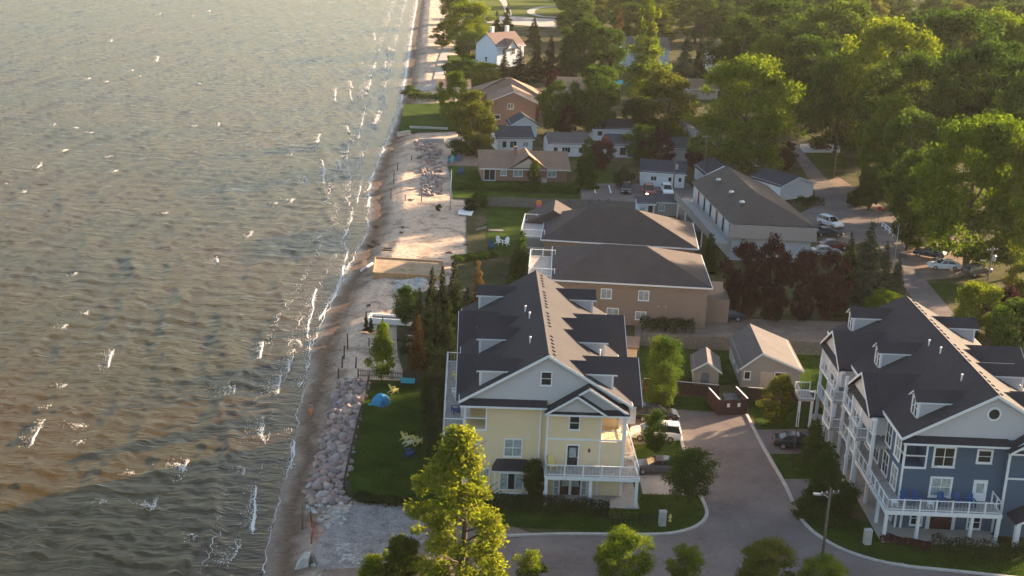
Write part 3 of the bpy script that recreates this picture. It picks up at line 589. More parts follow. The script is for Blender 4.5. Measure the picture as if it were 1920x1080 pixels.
# yellow house front openings and decks
DARKDOOR = mat('dark_stained_door', (0.05,0.022,0.02), 0.5, 0.15, 3); WDOOR = mat('white_door', (0.72,0.73,0.76), 0.5, 0.04, 3)
def yellow_front(h):
    window(h,-6.27,0.4,3.62,0.75,1.55,0,1,2,CURT); window(h,-2.71,0.4,3.4,1.45,1.55,0,2,2,CURT); window(h,-0.08,0.4,10.25,0.82,1.15)
    window(h,2.56,-0.3,6.45,0.8,1.15,0,1,2,GLASS)
    panel_door(h,2.55,-0.3,2.92,0.92,1.95,DARKM)
    panel_door(h,2.05,-0.3,0.12,0.9,1.95,DARKDOOR); panel_door(h,2.96,-0.3,0.12,0.9,1.95,DARKDOOR)
    for x in (1.28,3.75): window(h,x,-0.3,0.15,0.38,1.95,0,1,3,CURT,WHITE,0.1)
    window(h,-5.1,0.4,0.55,0.7,1.5,0,1,2,CURT)
    bay = link('bay_window', MB().bx(-1.5,1.5,-0.75,0,0.05,2.2).data('bay_window', wallY), h, (-2.75,0.4,0))
    MB().add([(-1.75,-1.0,2.32),(1.75,-1.0,2.32),(1.35,-0.01,3.1),(-1.35,-0.01,3.1),(-1.75,-0.01,2.32),(1.75,-0.01,2.32)],[(0,1,2,3),(0,3,4),(1,5,2),(0,4,5,1)]).build('bay_roof', ROOF, bay)
    MB().bx(-1.76,1.76,-1.02,-0.96,2.2,2.31).bx(-1.53,-1.42,-0.8,-0.7,0.05,2.2).bx(1.42,1.53,-0.8,-0.7,0.05,2.2).bx(-1.53,1.53,-0.8,-0.752,0.05,0.2).build('trim', WHITE, bay)
    for i in range(3): 
        o = link('pane', MB().bx(-0.3,0.3,-0.785,-0.765,0.52,2.0).data('pane', CURT if i != 1 else GLASS), bay, (-0.66+i*0.66,0,0))
    f = MB(); f.bx(-1.05,-0.97,-0.82,-0.752,0.42,2.1).bx(0.97,1.05,-0.82,-0.752,0.42,2.1).bx(-1.05,1.05,-0.82,-0.752,0.42,0.52).bx(-1.05,1.05,-0.82,-0.752,2.0,2.1)
    for x in (-0.33,0.33): f.bx(x-0.03,x+0.03,-0.81,-0.752,0.52,2.0)
    f.build('window_frame', WHITE, bay)
    MB().bx(-0.08,0.08,-0.12,-0.002,0,0.3).build('wall_lamp', DARKM, h).location = (4.0,-0.3,4.3)
    MB().lathe([(0.1,0),(0.16,0.05),(0.1,0.1)],10).build('exhaust_cap', WHITE, h).location = (-1.45,0.33,5.1)
    MB().tube((-0.34,0.3,0.2),(-0.34,0.3,8.1),0.05).build('downpipe', WHITE, h)
    # porch deck and its railing
    MB().bx(0.1,8.3,-2.5,-0.302,2.66,2.88).bx(7.102,8.3,-0.3,9.5,2.66,2.88).build('deck', DECKW, h)
    MB().bx(0.04,8.36,-2.58,-2.502,2.56,2.9).bx(0.03,0.098,-2.5,-0.3,2.56,2.9).bx(8.302,8.37,-2.5,9.5,2.56,2.9).build('deck_fascia', WHITE, h)
    rail(MB(), [(0.15,-0.4),(0.15,-2.42),(8.22,-2.42),(8.22,9.4)], 2.88, 1.0, 1.62).build('railing', WHITE, h)
    for x,y in ((0.2,-2.4),(4.1,-2.4),(8.15,-2.4),(8.15,2.5),(8.15,7.0)): MB().bx(x-0.13,x+0.13,y-0.13,y+0.13,0.0,2.65).build('post', WHITE, h)
    MB().bx(4.5,8.5,-2.7,9.5,0.0,0.12).bx(0.3,4.5,-1.6,-0.31,0.0,0.1).build('porch_slab', PALEP, h)
    # lake-side balconies on three levels
    for z in (2.7,5.6):
        MB().bx(-9.0,-7.102,0.6,18.0,z-0.2,z).build('balcony', DECKW, h); rail(MB(), [(-7.2,0.7),(-8.9,0.7),(-8.9,17.9),(-7.2,17.9)], z, 1.05, 2.1).build('railing', WHITE, h)
    for y in (0.8,4.9,9.2,13.5,17.8): MB().bx(-8.98,-8.8,y-0.09,y+0.09,0,6.6).build('post', WHITE, h)
wallY = YELLOW
YH = condo('apartment_house','yellow sided apartment house with charcoal dormered roof beside the lakeside lawn',(3.46,111.0,0),0.04,YELLOW,yellow_front,(1.95,10.4,13.9,23.9),(1.95,10.4,13.9,23.6),((5.7,4.6,7.9,11.0,8.45),(18.2,4.6,7.9,11.0,8.45)),((5.6,4.9,8.55,11.2,8.5),(17.9,4.9,8.55,11.2,8.5)))
def blue_front(h):
    window(h,-3.66,0.4,6.1,1.62,1.62,0,2,2,GLASS,WHITE,0.17); window(h,-0.22,0.4,6.6,1.05,1.0,0,1,2,GLASS,WHITE,0.17); window(h,-3.6,0.4,3.3,1.62,1.6,0,2,2,CURT,WHITE,0.17)
    panel_door(h,-0.2,0.4,2.92,0.95,1.85,WDOOR)
    ring = MB(); n = 28
    for i in range(n):
        a, b = 2*pi*i/n, 2*pi*(i+1)/n
        P = [(r*cos(t), y, r*sin(t)) for r in (0.46,0.63) for t in (a,b) for y in (-0.08,-0.002)]
        ring.add(P,[(0,4,6,2),(4,5,7,6),(0,2,3,1)])
    rw = link('round_window', ring.data('round_window', WHITE), h, (0.02,0.402,11.0)); MB().add([(0.47*cos(2*pi*i/n),-0.03,0.47*sin(2*pi*i/n)) for i in range(n)],[tuple(range(n))]).build('pane', GLASS, rw)
    window(h,-5.3,0.4,0.5,0.85,1.15,0,1,2,GLASS,WHITE,0.14); window(h,-0.25,0.4,0.35,1.0,1.1,0,1,2,GLASS,WHITE,0.14)
    panel_door(h,-3.15,0.4,0.12,1.9,1.9,DARKDOOR,False)
    MB().tube((1.7,-0.38,0.2),(1.7,-0.38,7.9),0.06).build('downpipe', WHITE, h)
    MB().bx(-8.8,1.0,-2.1,0.398,2.66,2.88).bx(-8.8,-7.102,0.4,9.0,2.66,2.88).build('deck', DECKW, h)
    MB().bx(-8.88,1.06,-2.18,-2.102,2.54,2.9).bx(1.002,1.07,-2.1,0.39,2.54,2.9).bx(-8.88,-8.802,-2.1,9.0,2.54,2.9).build('deck_fascia', WHITE, h)
    rail(MB(), [(0.95,0.3),(0.95,-2.02),(-8.72,-2.02),(-8.72,9.0)], 2.88, 1.0, 1.4).build('railing', WHITE, h)
    for x in (-8.65,-5.9,-1.35,0.9): MB().bx(x-0.13,x+0.13,-2.0,-1.74,0,2.65).build('post', WHITE, h)
    for x in (-6.6,-4.35,-2.0,1.4): MB().bx(x-0.09,x+0.09,0.3,0.398,0,2.6).build('pilaster', WHITE, h)
    MB().bx(-8.95,1.2,-2.4,0.39,0.0,0.13).bx(-8.95,-7.11,0.39,26,0.0,0.11).build('porch_slab', PALEP, h)
    # entrance porch of the wing
    e = MB(); e.ext([(2.2,2.3),(4.0,3.3),(5.8,2.3),(5.8,2.12),(4.0,3.1),(2.2,2.12)],-2.6,-0.302); pr = e.build('porch_roof', ROOF, h); e = MB(); rake(e,[(2.2,2.3),(4.0,3.3),(5.8,2.3)],-2.6,0.05,0.2); e.build('trim', WHITE, pr)
    for x in (2.5,5.5): MB().bx(x-0.2,x+0.2,-2.4,-2.0,0,2.15).build('post', WHITE, h)
    # lake-side galleries: slabs, posts, rails and glazed openings on three levels
    for z in (2.88,5.7):
        y = 9.0 if z < 3 else 4.9
        for y0,y1,x in ((max(y,0.7),6.5,-8.6),(6.5,9.3,-9.6),(9.3,15.5,-8.6),(15.5,18.6,-9.6),(18.6,25.6,-8.6)):
            if y1 <= y: continue
            y0 = max(y0,y)
            MB().bx(x,-7.102,y0+0.003,y1,z-0.22,z).build('balcony', DECKW, h); MB().bx(x-0.07,x-0.003,y0,y1,z-0.28,z+0.02).build('balcony_fascia', WHITE, h)
            rail(MB(), [(-8.6,y0+0.05),(x+0.07,y0+0.05),(x+0.07,y1-0.05),(-8.6,y1-0.05)], z, 0.98, 1.5).build('railing', WHITE, h)
    for y in (1.2,5.0,9.3,12.4,15.5,18.6,22.0,25.4): MB().bx(-8.62,-8.36,y-0.13,y+0.13,0,8.3 if y > 4 else 2.65).build('post', WHITE, h)
    for y in (6.7,9.1,15.7,18.4): MB().bx(-9.6,-9.38,y-0.11,y+0.11,0,5.7).build('post', WHITE, h)
    MB().bx(-8.66,-8.34,4.9,14.2,8.0,8.14).build('gallery_beam', WHITE, h); MB().bx(-8.66,-8.34,16.9,25.6,8.0,8.14).build('gallery_beam', WHITE, h)
    for z in (0.2,3.0,5.8):
        for y in (2.2,5.0,8.0,11.0,14.0,17.2,20.4,23.8): window(h,-7.1,y,z+0.15,1.5,1.9,-pi/2,2,2,GLASS if (y*7+z)%3>1 else CURT,WHITE,0.14)
    # raised corner landing
    MB().bx(-11.2,-9.62,22.4,25.0,2.9,3.08).build('landing', DECKW, h); rail(MB(),[(-9.6,22.5),(-11.1,22.5),(-11.1,24.9),(-9.6,24.9)],3.08,0.95,1.5).build('railing', WHITE, h)
    for x,y in ((-11.05,22.55),(-9.8,22.55)): MB().bx(x-0.12,x+0.12,y-0.12,y+0.12,0,2.9).build('post', WHITE, h)
BH = condo('apartment_house','blue sided apartment house with charcoal dormered roof and white galleries at right',(41.2,107.0,0),0.016,BLUE,blue_front,(3.0,15.4,26.0),(3.0,10.4,14.0,24.0),((9.6,4.0,8.9,11.0,8.35),(21.3,4.0,8.9,11.0,8.35)),((5.6,4.9,8.55,11.2,8.5),(17.9,4.9,8.55,11.2,8.5)),28.0,12.9,1.6)

# ---------------------------------------------------------------- ordinary houses
def house(name, label, pL, pR, zr, depth, he, hr, roof, wallm, roofm, wins=(), oh=0.4, cat='house', ridge_in=None, trim=True, gablem=None, back=0.0, xm=None, base=0.0):
    A, B = gp(*pL, zr), gp(*pR, zr); v = B-A; Wd = sqrt(v.x**2+v.y**2); rz = atan2(v.y,v.x)
    h = thing(name, label, cat, (A.x,A.y,base), rz); gablem = gablem or wallm
    if roof == 'gy':
        m_ = Wd/2 if xm is None else xm*Wd
        MB().bx(0,Wd,0,depth,0,he).build('wall', wallm, h)
        k = (hr-he)/m_; MB().ext([(0,he+0.003),(Wd,he+0.003),(m_,hr-0.17)],0.003,depth-0.003).build('gable_wall', gablem, h)
        sec = roof_y(0,Wd,-oh,depth+oh,he,hr,oh,0.18,m_); r = MB(); r.ext(sec,-oh,depth+oh); rf = r.build('roof', roofm, h)
        if trim: t = MB(); rake(t,sec,-oh); t.build('trim', WHITE, rf)
    elif roof == 'gx':
        MB().bx(0,Wd,0,depth,0,he).build('wall', wallm, h)
        MB().extx([(0,he+0.003),(depth,he+0.003),(depth/2,hr-0.17)],0.003,Wd-0.003).build('gable_wall', gablem, h)
        k = (hr-he)/(depth/2); r = MB(); r.extx([(-oh,he-k*oh),(depth/2,hr),(depth+oh,he-k*oh),(depth+oh,he-k*oh-0.18),(depth/2,hr-0.18),(-oh,he-k*oh-0.18)],-oh,Wd+oh); rf = r.build('roof', roofm, h)
        if trim: MB().bx(-oh,Wd+oh,-oh-0.07,-oh-0.003,he-k*oh-0.2,he-k*oh-0.02).build('fascia', WHITE, rf)
    else:   # hip; ridge_in = (left, right) inset of the ridge
        MB().bx(0,Wd,0,depth,0,he).build('wall', wallm, h)
        a, b = ridge_in or (depth/2, depth/2); e = he-0.12; f = e-0.16
        vs = [(-oh,-oh,e),(Wd+oh,-oh,e),(Wd+oh,depth+oh,e),(-oh,depth+oh,e),(a,depth/2,hr),(Wd-b,depth/2,hr),(-oh,-oh,f),(Wd+oh,-oh,f),(Wd+oh,depth+oh,f),(-oh,depth+oh,f)]
        r = MB(); r.add(vs,[(0,1,5,4),(1,2,5),(2,3,4,5),(3,0,4),(0,6,7,1),(1,7,8,2),(2,8,9,3),(3,9,6,0),(6,9,8,7)]); rf = r.build('roof', roofm, h)
        if trim: MB().bx(-oh-0.06,Wd+oh+0.06,-oh-0.1,-oh-0.004,f-0.03,e-0.02).bx(-oh-0.1,-oh-0.004,-oh,depth+oh,f-0.03,e-0.02).bx(Wd+oh+0.004,Wd+oh+0.1,-oh,depth+oh,f-0.03,e-0.02).build('fascia', WHITE, rf)
    for wn in wins:
        u, z, a, b = wn[:4]; window(h, u*Wd, 0, z, a, b, 0, wn[4] if len(wn)>4 else 2, wn[5] if len(wn)>5 else 1, wn[6] if len(wn)>6 else CURT)
    h['_w'] = Wd; return h
def roof_things(h, pts, hr, he, depth, kind='vent_pipe'):
    for x,y in pts:
        z = hr-(hr-he)/(depth/2)*abs(y-depth/2)
        link('roof_vent', VENT if kind == 'roof_vent' else PIPE, h, (x,y,z))

# pair of tan brick blocks
c1 = house('brick_block','nearer of the two tan brick apartment blocks with brown hip roofs',(1040.7,521.9),(1328,537.4),5.5,14.5,5.6,8.3,'hip',BRICKT,ROOFB,[(0.34,3.35,1.15,1.1),(0.585,3.35,1.15,1.1),(0.39,0.9,1.3,1.1),(0.575,0.85,1.15,0.9)],0.45,ridge_in=(6.2,7.4))
roof_things(c1,[(7.4,8.6),(8.6,9.0),(10.6,8.8),(9.5,3.0),(13.0,2.2)],8.3,5.6,14.5,'roof_vent')
for x in (12.9,13.8): MB().lathe([(0.08,0),(0.13,0.03),(0.08,0.06)],8).build('exhaust_cap', WHITE, c1).location = (x,-0.06,2.6)
MB().bx(c1['_w']+0.004,c1['_w']+3.2,3.0,11.0,0,3.0).build('garage_wing', BRICKT, c1)
MB().add([(c1['_w']-2.5,2.6,6.9),(c1['_w']-2.5,7.0,7.6),(c1['_w']+0.9,2.6,5.0),(c1['_w']+0.9,7.0,5.6)],[(0,2,3,1)]).build('roof_slope', ROOFB, c1) if False else None
c2 = house('brick_block','farther of the two tan brick apartment blocks, next to the small lawn',(1021,446.9),(1303,464),5.5,13.5,5.6,8.7,'hip',BRICKT,ROOFB,[(0.3,3.0,1.2,1.1),(0.8,3.0,1.2,1.1)],0.45,ridge_in=(6.0,8.0))
roof_things(c2,[(8.0,7.2),(9.4,7.0),(11.2,7.2),(13.0,7.0),(7.5,3.2),(7.7,4.6),(16.5,2.4)],8.7,5.6,13.5,'roof_vent')
MB().ext([(-3.2,5.2),(0.8,7.3),(4.8,5.2)],9.0,15.8).build('roof_wing', ROOFB, c2)
for h_ in (c1,c2):
    for z in (2.7,5.2): 
        MB().bx(-3.4,-0.004,1.5,10.5,z-0.18,z).build('balcony', DECKW, h_); rail(MB(),[(-0.1,1.6),(-3.3,1.6),(-3.3,10.4),(-0.1,10.4)],z,1.0,1.7).build('railing', WHITE, h_)
    for y in (1.6,6.0,10.4): MB().bx(-3.4,-3.2,y-0.1,y+0.1,0,5.0).build('post', WHITE, h_)
# long apartment block
def long_block():
    A = gp(1371,419.3,5.6); B = gp(1530.4,426.7,5.6); v = B-A; W_ = v.length; rz = atan2(v.y,v.x); D = 27.0
    h = thing('apartment_block','long low beige apartment block with three roof fans and lit east roof slope','building',(A.x,A.y,0),rz)
    sk = -0.10   # the long walls run slightly to the left as they go back
    MB().add([(0.4,0.5,0),(W_-0.4,0.5,0),(W_-0.4+sk*D,D,0),(0.4+sk*D,D,0),(0.4,0.5,5.4),(W_-0.4,0.5,5.4),(W_-0.4+sk*D,D,5.4),(0.4+sk*D,D,5.4)],[(0,1,5,4),(1,2,6,5),(2,3,7,6),(3,0,4,7),(4,5,6,7)]).build('wall', mat('pale_stucco',(0.50,0.50,0.52),0.9,0.08,1.0), h)
    MB().add([(-0.05,-0.05,5.5),(W_+0.05,-0.05,5.5),(W_+0.25,-0.35,3.5),(-0.25,-0.35,3.5),(-0.05,0.45,5.5),(W_+0.05,0.45,5.5),(W_+0.25,0.45,3.5),(-0.25,0.45,3.5)],[(3,2,1,0),(0,4,7,3),(1,2,6,5),(2,3,7,6)]).build('mansard_band', courses('tan_shakes',(0.36,0.295,0.26),0.16,0.12,0.9,0.015,0.1), h)
    rm = courses('umber_shingles',(0.075,0.064,0.060),0.10,0.34,0.9,0.02,0.28)
    xr = W_*0.44; yr = 8.0
    vs = [(-0.15,0,5.6),(W_+0.15,0,5.6),(xr+sk*yr,yr,8.6),(-0.15+sk*D,D,5.6),(W_+0.15+sk*D,D,5.6),(xr+sk*D,D,8.6)]
    rf = MB().add(vs,[(0,1,2),(1,4,5,2),(0,2,5,3),(3,5,4),(0,3,4,1)]).build('roof', rm, h)
    fan = MB().lathe([(0.22,0),(0.22,0.35),(0.38,0.45),(0.42,0.62),(0.30,0.8),(0.1,0.86)],12).data('roof_fan', METAL, True)
    for y in (5.0,11.5,20.0): link('roof_fan', fan, rf, (2.6+sk*y,y,5.6+3.0*(2.75/xr)+0.0))
    for x,y in ((4.6,9),(5.6,13),(6.6,9.5),(6.4,2.2)): link('roof_vent', VENT, rf, (x+sk*y,y,7.4 if y>5 else 6.35))
    # access gallery on the left
    MB().bx(-2.6,-0.3,-0.5,D,2.7,2.9).build('gallery', CONC, h).rotation_euler = (0,0,-math.atan(sk))
    rl = MB(); rl.bx(-2.7,-2.6,-0.5,D,2.7,3.95); o = rl.build('gallery_parapet', mat('grey_board',(0.22,0.2,0.19),0.9,0.2,2), h); o.rotation_euler = (0,0,-math.atan(sk))
    for i in range(6):
        y = 2.0+i*4.2; MB().bx(-0.05,0.05,-0.5,0.5,2.95,5.0).build('door', (DARKDOOR,DARKM,REDP)[i%3], h).location = (0.36+sk*y,y,0)
    for i in range(5): MB().bx(-0.1,0.1,-0.1,0.1,0,2.7).build('post', WHITE, h).location = (-2.4+sk*(1+6*i),1+6*i,0)
    return h
long_block()
# garden houses behind the burgundy fence
gh = house('garage_house','grey gabled garden house with lit patch on its roof behind the burgundy fence',(1391.7,685.4),(1501.9,690.9),2.5,9.5,2.5,4.2,'gy',SIDT,ROOFG,[(0.10,1.0,0.55,0.8,1,1,GLASS),(0.66,0.85,1.1,1.0,1,1,GLASS)],0.3,xm=0.32)
for y in (2.5,5.5): window(gh,0,y,1.0,0.9,0.8,-pi/2,2,1,GLASS)
MB().bx(2.1,3.5,-0.05,-0.004,0.05,1.9).build('door', mat('tan_door',(0.5,0.42,0.33),0.7,0.1,3), gh)
sh = house('garden_shed','small grey gabled shed left of the grey garden house',(1302,689),(1349,692.5),2.1,4.4,2.1,3.0,'gy',SIDT,ROOFG,[],0.3,cat='shed')
MB().ext([(-0.45,0),(0.45,0),(0.45,1.2),(0.3,1.5),(-0.3,1.5),(-0.45,1.2)],-0.06,-0.004).build('door', mat('blue_grey_door',(0.14,0.17,0.22),0.7,0.1,3), sh).location = (1.25,0,0.1)
house('utility_shed','narrow pale shed with brown roof squeezed behind the yellow house',(1171,648),(1194,650),2.6,3.5,2.6,3.2,'gx',mat('cream_board',(0.62,0.52,0.42),0.9,0.08,2),ROOFT,[],0.25,cat='shed',trim=False)
# tan bungalow near the beach
tb = house('bungalow','tan roofed brick bungalow with a projecting front gable near the rocks',(904,338),(1062,341),0.0,9.0,2.6,4.7,'gx',BRICKR,ROOFT,[(0.085,0.1,1.9,2.0,2,1,GLASS),(0.25,1.0,0.9,0.8),(0.42,0.9,1.5,1.0),(0.61,0.9,1.0,1.0),(0.82,0.9,1.5,0.9)],0.6)
MB().ext([(5.2,2.55),(8.7,2.55),(11.0,2.55),(8.1,4.2)],-0.75,-0.05).build('front_gable', mat('cream_gable',(0.52,0.43,0.36),0.9,0.06,2), tb)
MB().ext([(4.6,2.45),(8.1,5.0),(11.6,2.45),(11.6,2.3),(8.1,4.84),(4.6,2.3)],-1.1,6.0).build('gable_roof', ROOFT, tb)
MB().bx(5.9,6.5,3.2,3.8,3.8,5.6).build('chimney', BRICKR, tb)
MB().bx(10.6,11.5,-1.3,-0.6,0,0.8).build('air_conditioner', CONC, tb)
wb = house('bungalow','white sided bungalow with dark blue roof facing the parking spaces',(1200,348),(1282,353),0.0,6.5,2.7,4.3,'gx',SIDW,ROOFD,[(0.3,1.1,0.95,0.75,2,1,GLASS),(0.67,1.1,0.55,0.75,1,1,GLASS),(0.9,1.1,0.5,0.75,1,1,GLASS)],0.3)
# row of little cottages
house('cottage','white cottage with navy roof directly behind the tan bungalow chimney',(932,283),(998,283),0.0,7.0,2.6,4.4,'gx',SIDW,ROOFD,[(0.2,0.7,0.8,1.2,1,1,GLASS),(0.45,0.7,1.3,1.2,2,1,GLASS),(0.8,0.9,1.0,0.9)],0.35,cat='cottage')
house('cottage','white cottage with grey roof and shuttered windows behind the conical tree',(1030,293),(1103,294),0.0,7.0,2.6,4.2,'gx',SIDW,ROOFG,[(0.15,0.8,0.8,1.0,1,1,GLASS),(0.42,0.8,1.6,1.0,3,1,GLASS),(0.8,0.8,0.9,1.0,1,1,GLASS)],0.35,cat='cottage')
house('cottage','white cottage with slate roof at the back of the cottage row',(1113,263),(1187,264),0.0,6.5,2.6,4.2,'gx',SIDW,ROOFD,[(0.15,1.0,1.0,0.9,1,1,GLASS)],0.35,cat='cottage')
house('cottage','small pale cottage with slate roof beside the purple maple',(1140,295),(1185,296),0.0,6.0,2.6,4.2,'gx',SIDW,ROOFD,[(0.6,0.5,1.2,1.5,1,1,GLASS)],0.35,cat='cottage')
house('cottage','grey roofed cottage between dark maples above the white bungalow',(1257,303),(1318,304),0.0,6.5,2.6,4.3,'gx',SIDW,ROOFD,[(0.55,0.6,1.6,1.2,2,1,GLASS)],0.35,cat='cottage')
house('cottage','white gabled cottage in front of the red brick house',(957,256),(1006,257),0.0,6.0,2.6,4.3,'gy',SIDW,ROOFD,[(0.5,0.8,1.2,1.0)],0.4,cat='cottage')
house('cottage','white cottage gable peeping out left of the large oak crown',(1268,268),(1304,269),0.0,6.0,2.8,3.6,'gy',SIDW,ROOFD,[(0.45,1.2,0.8,0.8,1,1,GLASS)],0.3,cat='cottage')
house('garage','white garage with slate roof beside the lane bend',(1462,376),(1523,369),0.0,8.0,2.7,4.0,'gy',SIDW,ROOFD,[],0.3,cat='garage')
house('garage','white gabled garage behind the long apartment block',(1322,352),(1383,353),0.0,8.0,2.6,4.2,'gy',SIDW,ROOFD,[],0.3,cat='garage')
house('cabin','small grey cabin with dark roof beside the parking lot, left of the pair',(1196,406),(1226,407),0.0,4.0,2.3,3.0,'gx',SIDBL,ROOFD,[(0.25,0.7,0.7,0.9),(0.75,0.5,0.8,1.4,1,1,GLASS)],0.25,cat='cabin')
house('cabin','small grey cabin with dark roof beside the parking lot, right of the pair',(1227,404),(1268,405),0.0,4.5,2.4,3.2,'gx',SIDT,ROOFD,[(0.3,0.9,0.8,0.8)],0.25,cat='cabin')
# red brick two-storey house and white lake house
bh = house('brick_house','red brick two storey house with brown hip and gable roofs by the beach trees',(917,234),(1003,237),0.0,9.0,5.4,7.6,'gy',BRICKR,ROOFT,[(0.45,3.7,1.1,1.0,2,1,GLASS),(0.15,1.4,1.6,0.8,1,1,GLASS)],0.5)
MB().bx(-3.0,11.5,9.003,18,0,5.3).build('rear_wing', BRICKR, bh)
MB().add([(-3.6,8.4,5.2),(12.1,8.4,5.2),(12.1,18.6,5.2),(-3.6,18.6,5.2),(3.6,12.5,8.6),(4.8,13.5,8.6)],[(0,1,5,4),(1,2,5),(2,3,4,5),(3,0,4),(0,3,2,1)]).build('roof', ROOFT, bh)
wh = house('lake_house','white gabled two storey house with brown roof and white chimneys near the park',(931,128),(994,126),0.0,8.5,6.2,9.4,'gx',SIDBL,courses('red_brown_shingles',(0.15,0.10,0.095),0.1,0.2),[(0.25,3.6,1.2,1.5,2,2,GLASS),(0.6,3.6,1.2,1.5,2,2,GLASS),(0.25,0.7,1.2,1.5),(0.7,0.7,1.2,1.5)],0.4)
wh.rotation_euler.z += 0.30
MB().ext([(3.2,5.4),(5.2,7.6),(7.2,5.4)],-0.9,3.0).build('front_gable', SIDBL, wh)
MB().ext([(2.8,5.3),(5.2,7.9),(7.6,5.3),(7.6,5.1),(5.2,7.7),(2.8,5.1)],-1.2,3.6).build('gable_roof', ROOFT, wh)
window(wh,0,4.2,1.2,0.9,1.5,-pi/2,1,2,GLASS)
MB().bx(-5.0,-0.01,1.0,5.0,0.9,1.1).build('deck', DECKW, wh); rail(MB(),[(-0.1,1.05),(-4.9,1.05),(-4.9,4.9)],1.1,1.0,1.6).build('railing', WHITE, wh)

# ---------------------------------------------------------------- trees
def leaf_material(name, c0, c1, c2, trans=0.35):
    m = bpy.data.materials.new(name); m.use_nodes = True; N = m.node_tree.nodes; L = m.node_tree.links
    N.remove(N['Principled BSDF']); out = N['Material Output']
    oi = N.new('ShaderNodeObjectInfo'); tc = N.new('ShaderNodeTexCoord'); nz = noise_n(N,L,tc.outputs['Object'],0.55,4,0.6); n2 = noise_n(N,L,tc.outputs['Object'],4.0,2)
    a = N.new('ShaderNodeMath'); a.operation = 'MULTIPLY_ADD'; L.new(oi.outputs['Random'], a.inputs[0]); a.inputs[1].default_value = 0.28; L.new(nz.outputs['Fac'], a.inputs[2])
    b = N.new('ShaderNodeMath'); b.operation = 'MULTIPLY_ADD'; L.new(n2.outputs['Fac'], b.inputs[0]); b.inputs[1].default_value = 0.35; L.new(a.outputs[0], b.inputs[2])
    r = ramp(N,L,b.outputs[0],[(0.50,c0),(0.78,c1),(1.0,c2)])
    d = N.new('ShaderNodeBsdfDiffuse'); t = N.new('ShaderNodeBsdfTranslucent'); L.new(r.outputs['Color'], d.inputs['Color'])
    br = N.new('ShaderNodeHueSaturation'); br.inputs['Saturation'].default_value = 1.1; br.inputs['Value'].default_value = 1.5; L.new(r.outputs['Color'], br.inputs['Color']); L.new(br.outputs['Color'], t.inputs['Color'])
    mx = N.new('ShaderNodeMixShader'); mx.inputs['Fac'].default_value = trans; L.new(d.outputs[0], mx.inputs[1]); L.new(t.outputs[0], mx.inputs[2]); L.new(mx.outputs[0], out.inputs['Surface'])
    return m
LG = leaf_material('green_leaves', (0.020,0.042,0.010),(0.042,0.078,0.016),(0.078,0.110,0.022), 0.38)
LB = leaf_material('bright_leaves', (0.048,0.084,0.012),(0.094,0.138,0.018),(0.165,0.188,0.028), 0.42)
LO = leaf_material('olive_leaves', (0.042,0.058,0.012),(0.078,0.094,0.018),(0.125,0.128,0.026), 0.36)
LY = leaf_material('poplar_leaves', (0.066,0.104,0.014),(0.124,0.162,0.021),(0.205,0.215,0.032), 0.44)
LP = leaf_material('purple_leaves', (0.022,0.009,0.014),(0.042,0.017,0.021),(0.085,0.036,0.034), 0.3)
LD = leaf_material('dark_needles', (0.014,0.024,0.011),(0.026,0.040,0.016),(0.045,0.058,0.022), 0.2)
LN = leaf_material('blue_needles', (0.026,0.042,0.030),(0.046,0.066,0.046),(0.075,0.095,0.06), 0.2)
LR = leaf_material('rusty_needles', (0.05,0.036,0.016),(0.09,0.062,0.024),(0.14,0.09,0.035), 0.25)
BARK = mat('bark', (0.085,0.065,0.05), 0.95, 0.3, 5, 0.5)
def leaf_mesh(name, pos, nrm, size, material, asp=0.55):
    n = len(pos); rs = np.random.RandomState(n)
    nn = nrm/np.maximum(np.linalg.norm(nrm,axis=1,keepdims=True),1e-6)
    r = rs.normal(size=(n,3)); u = np.cross(nn,r); u /= np.maximum(np.linalg.norm(u,axis=1,keepdims=True),1e-6); v = np.cross(nn,u)
    s = (size*(0.6+0.8*rs.rand(n)))[:,None] if np.ndim(size)==0 else (size*(0.6+0.8*rs.rand(n)))[:,None]
    u, v = u*s, v*s*asp
    # folded rhombus: four corners, the middle line raised
    V = np.stack([pos-u, pos+v*0.9+nn*s*0.12, pos+u, pos-v*0.9+nn*s*0.12],1).reshape(-1,3)
    me = bpy.data.meshes.new(name); me.vertices.add(4*n); me.vertices.foreach_set('co', V.ravel())
    me.loops.add(4*n); me.loops.foreach_set('vertex_index', np.arange(4*n,dtype=np.int32)); me.polygons.add(n)
    me.polygons.foreach_set('loop_start', np.arange(0,4*n,4,dtype=np.int32)); me.polygons.foreach_set('loop_total', np.full(n,4,dtype=np.int32))
    me.update(); me.materials.append(material); return me
def trunk_mesh(name, H, r0, limbs, seed, top=0.75, spread=0.6, base=0.3):
    rs = random.Random(seed); mb = MB(); p = Vector((0,0,-0.15)); r = r0; n = 6
    pts = [p]
    for i in range(n):
        q = p + Vector((rs.uniform(-1,1)*0.02*H, rs.uniform(-1,1)*0.02*H, H*top/n)); r2 = r0*(1-(i+1)/n*0.75); mb.tube(p,q,r,r2,7,False); p, r = q, r2; pts.append(p)
    for k in range(limbs):
        z = H*(base+(top-base)*k/max(1,limbs)); i = min(n-1,int(z/(H*top)*n)); s = pts[i].lerp(pts[i+1], z/(H*top)*n-i); a = rs.uniform(0,6.28)
        ln = H*spread*rs.uniform(0.3,0.55); m = s+Vector((cos(a)*ln*0.55,sin(a)*ln*0.55,ln*0.4)); e = m+Vector((cos(a+0.3)*ln*0.45,sin(a+0.3)*ln*0.45,ln*0.45)); rr = r0*0.42*(1-k/limbs*0.5)
        mb.tube(s,m,rr,rr*0.6,5,False); mb.tube(m,e,rr*0.6,rr*0.2,5,False)
    return mb.data(name, BARK, True)
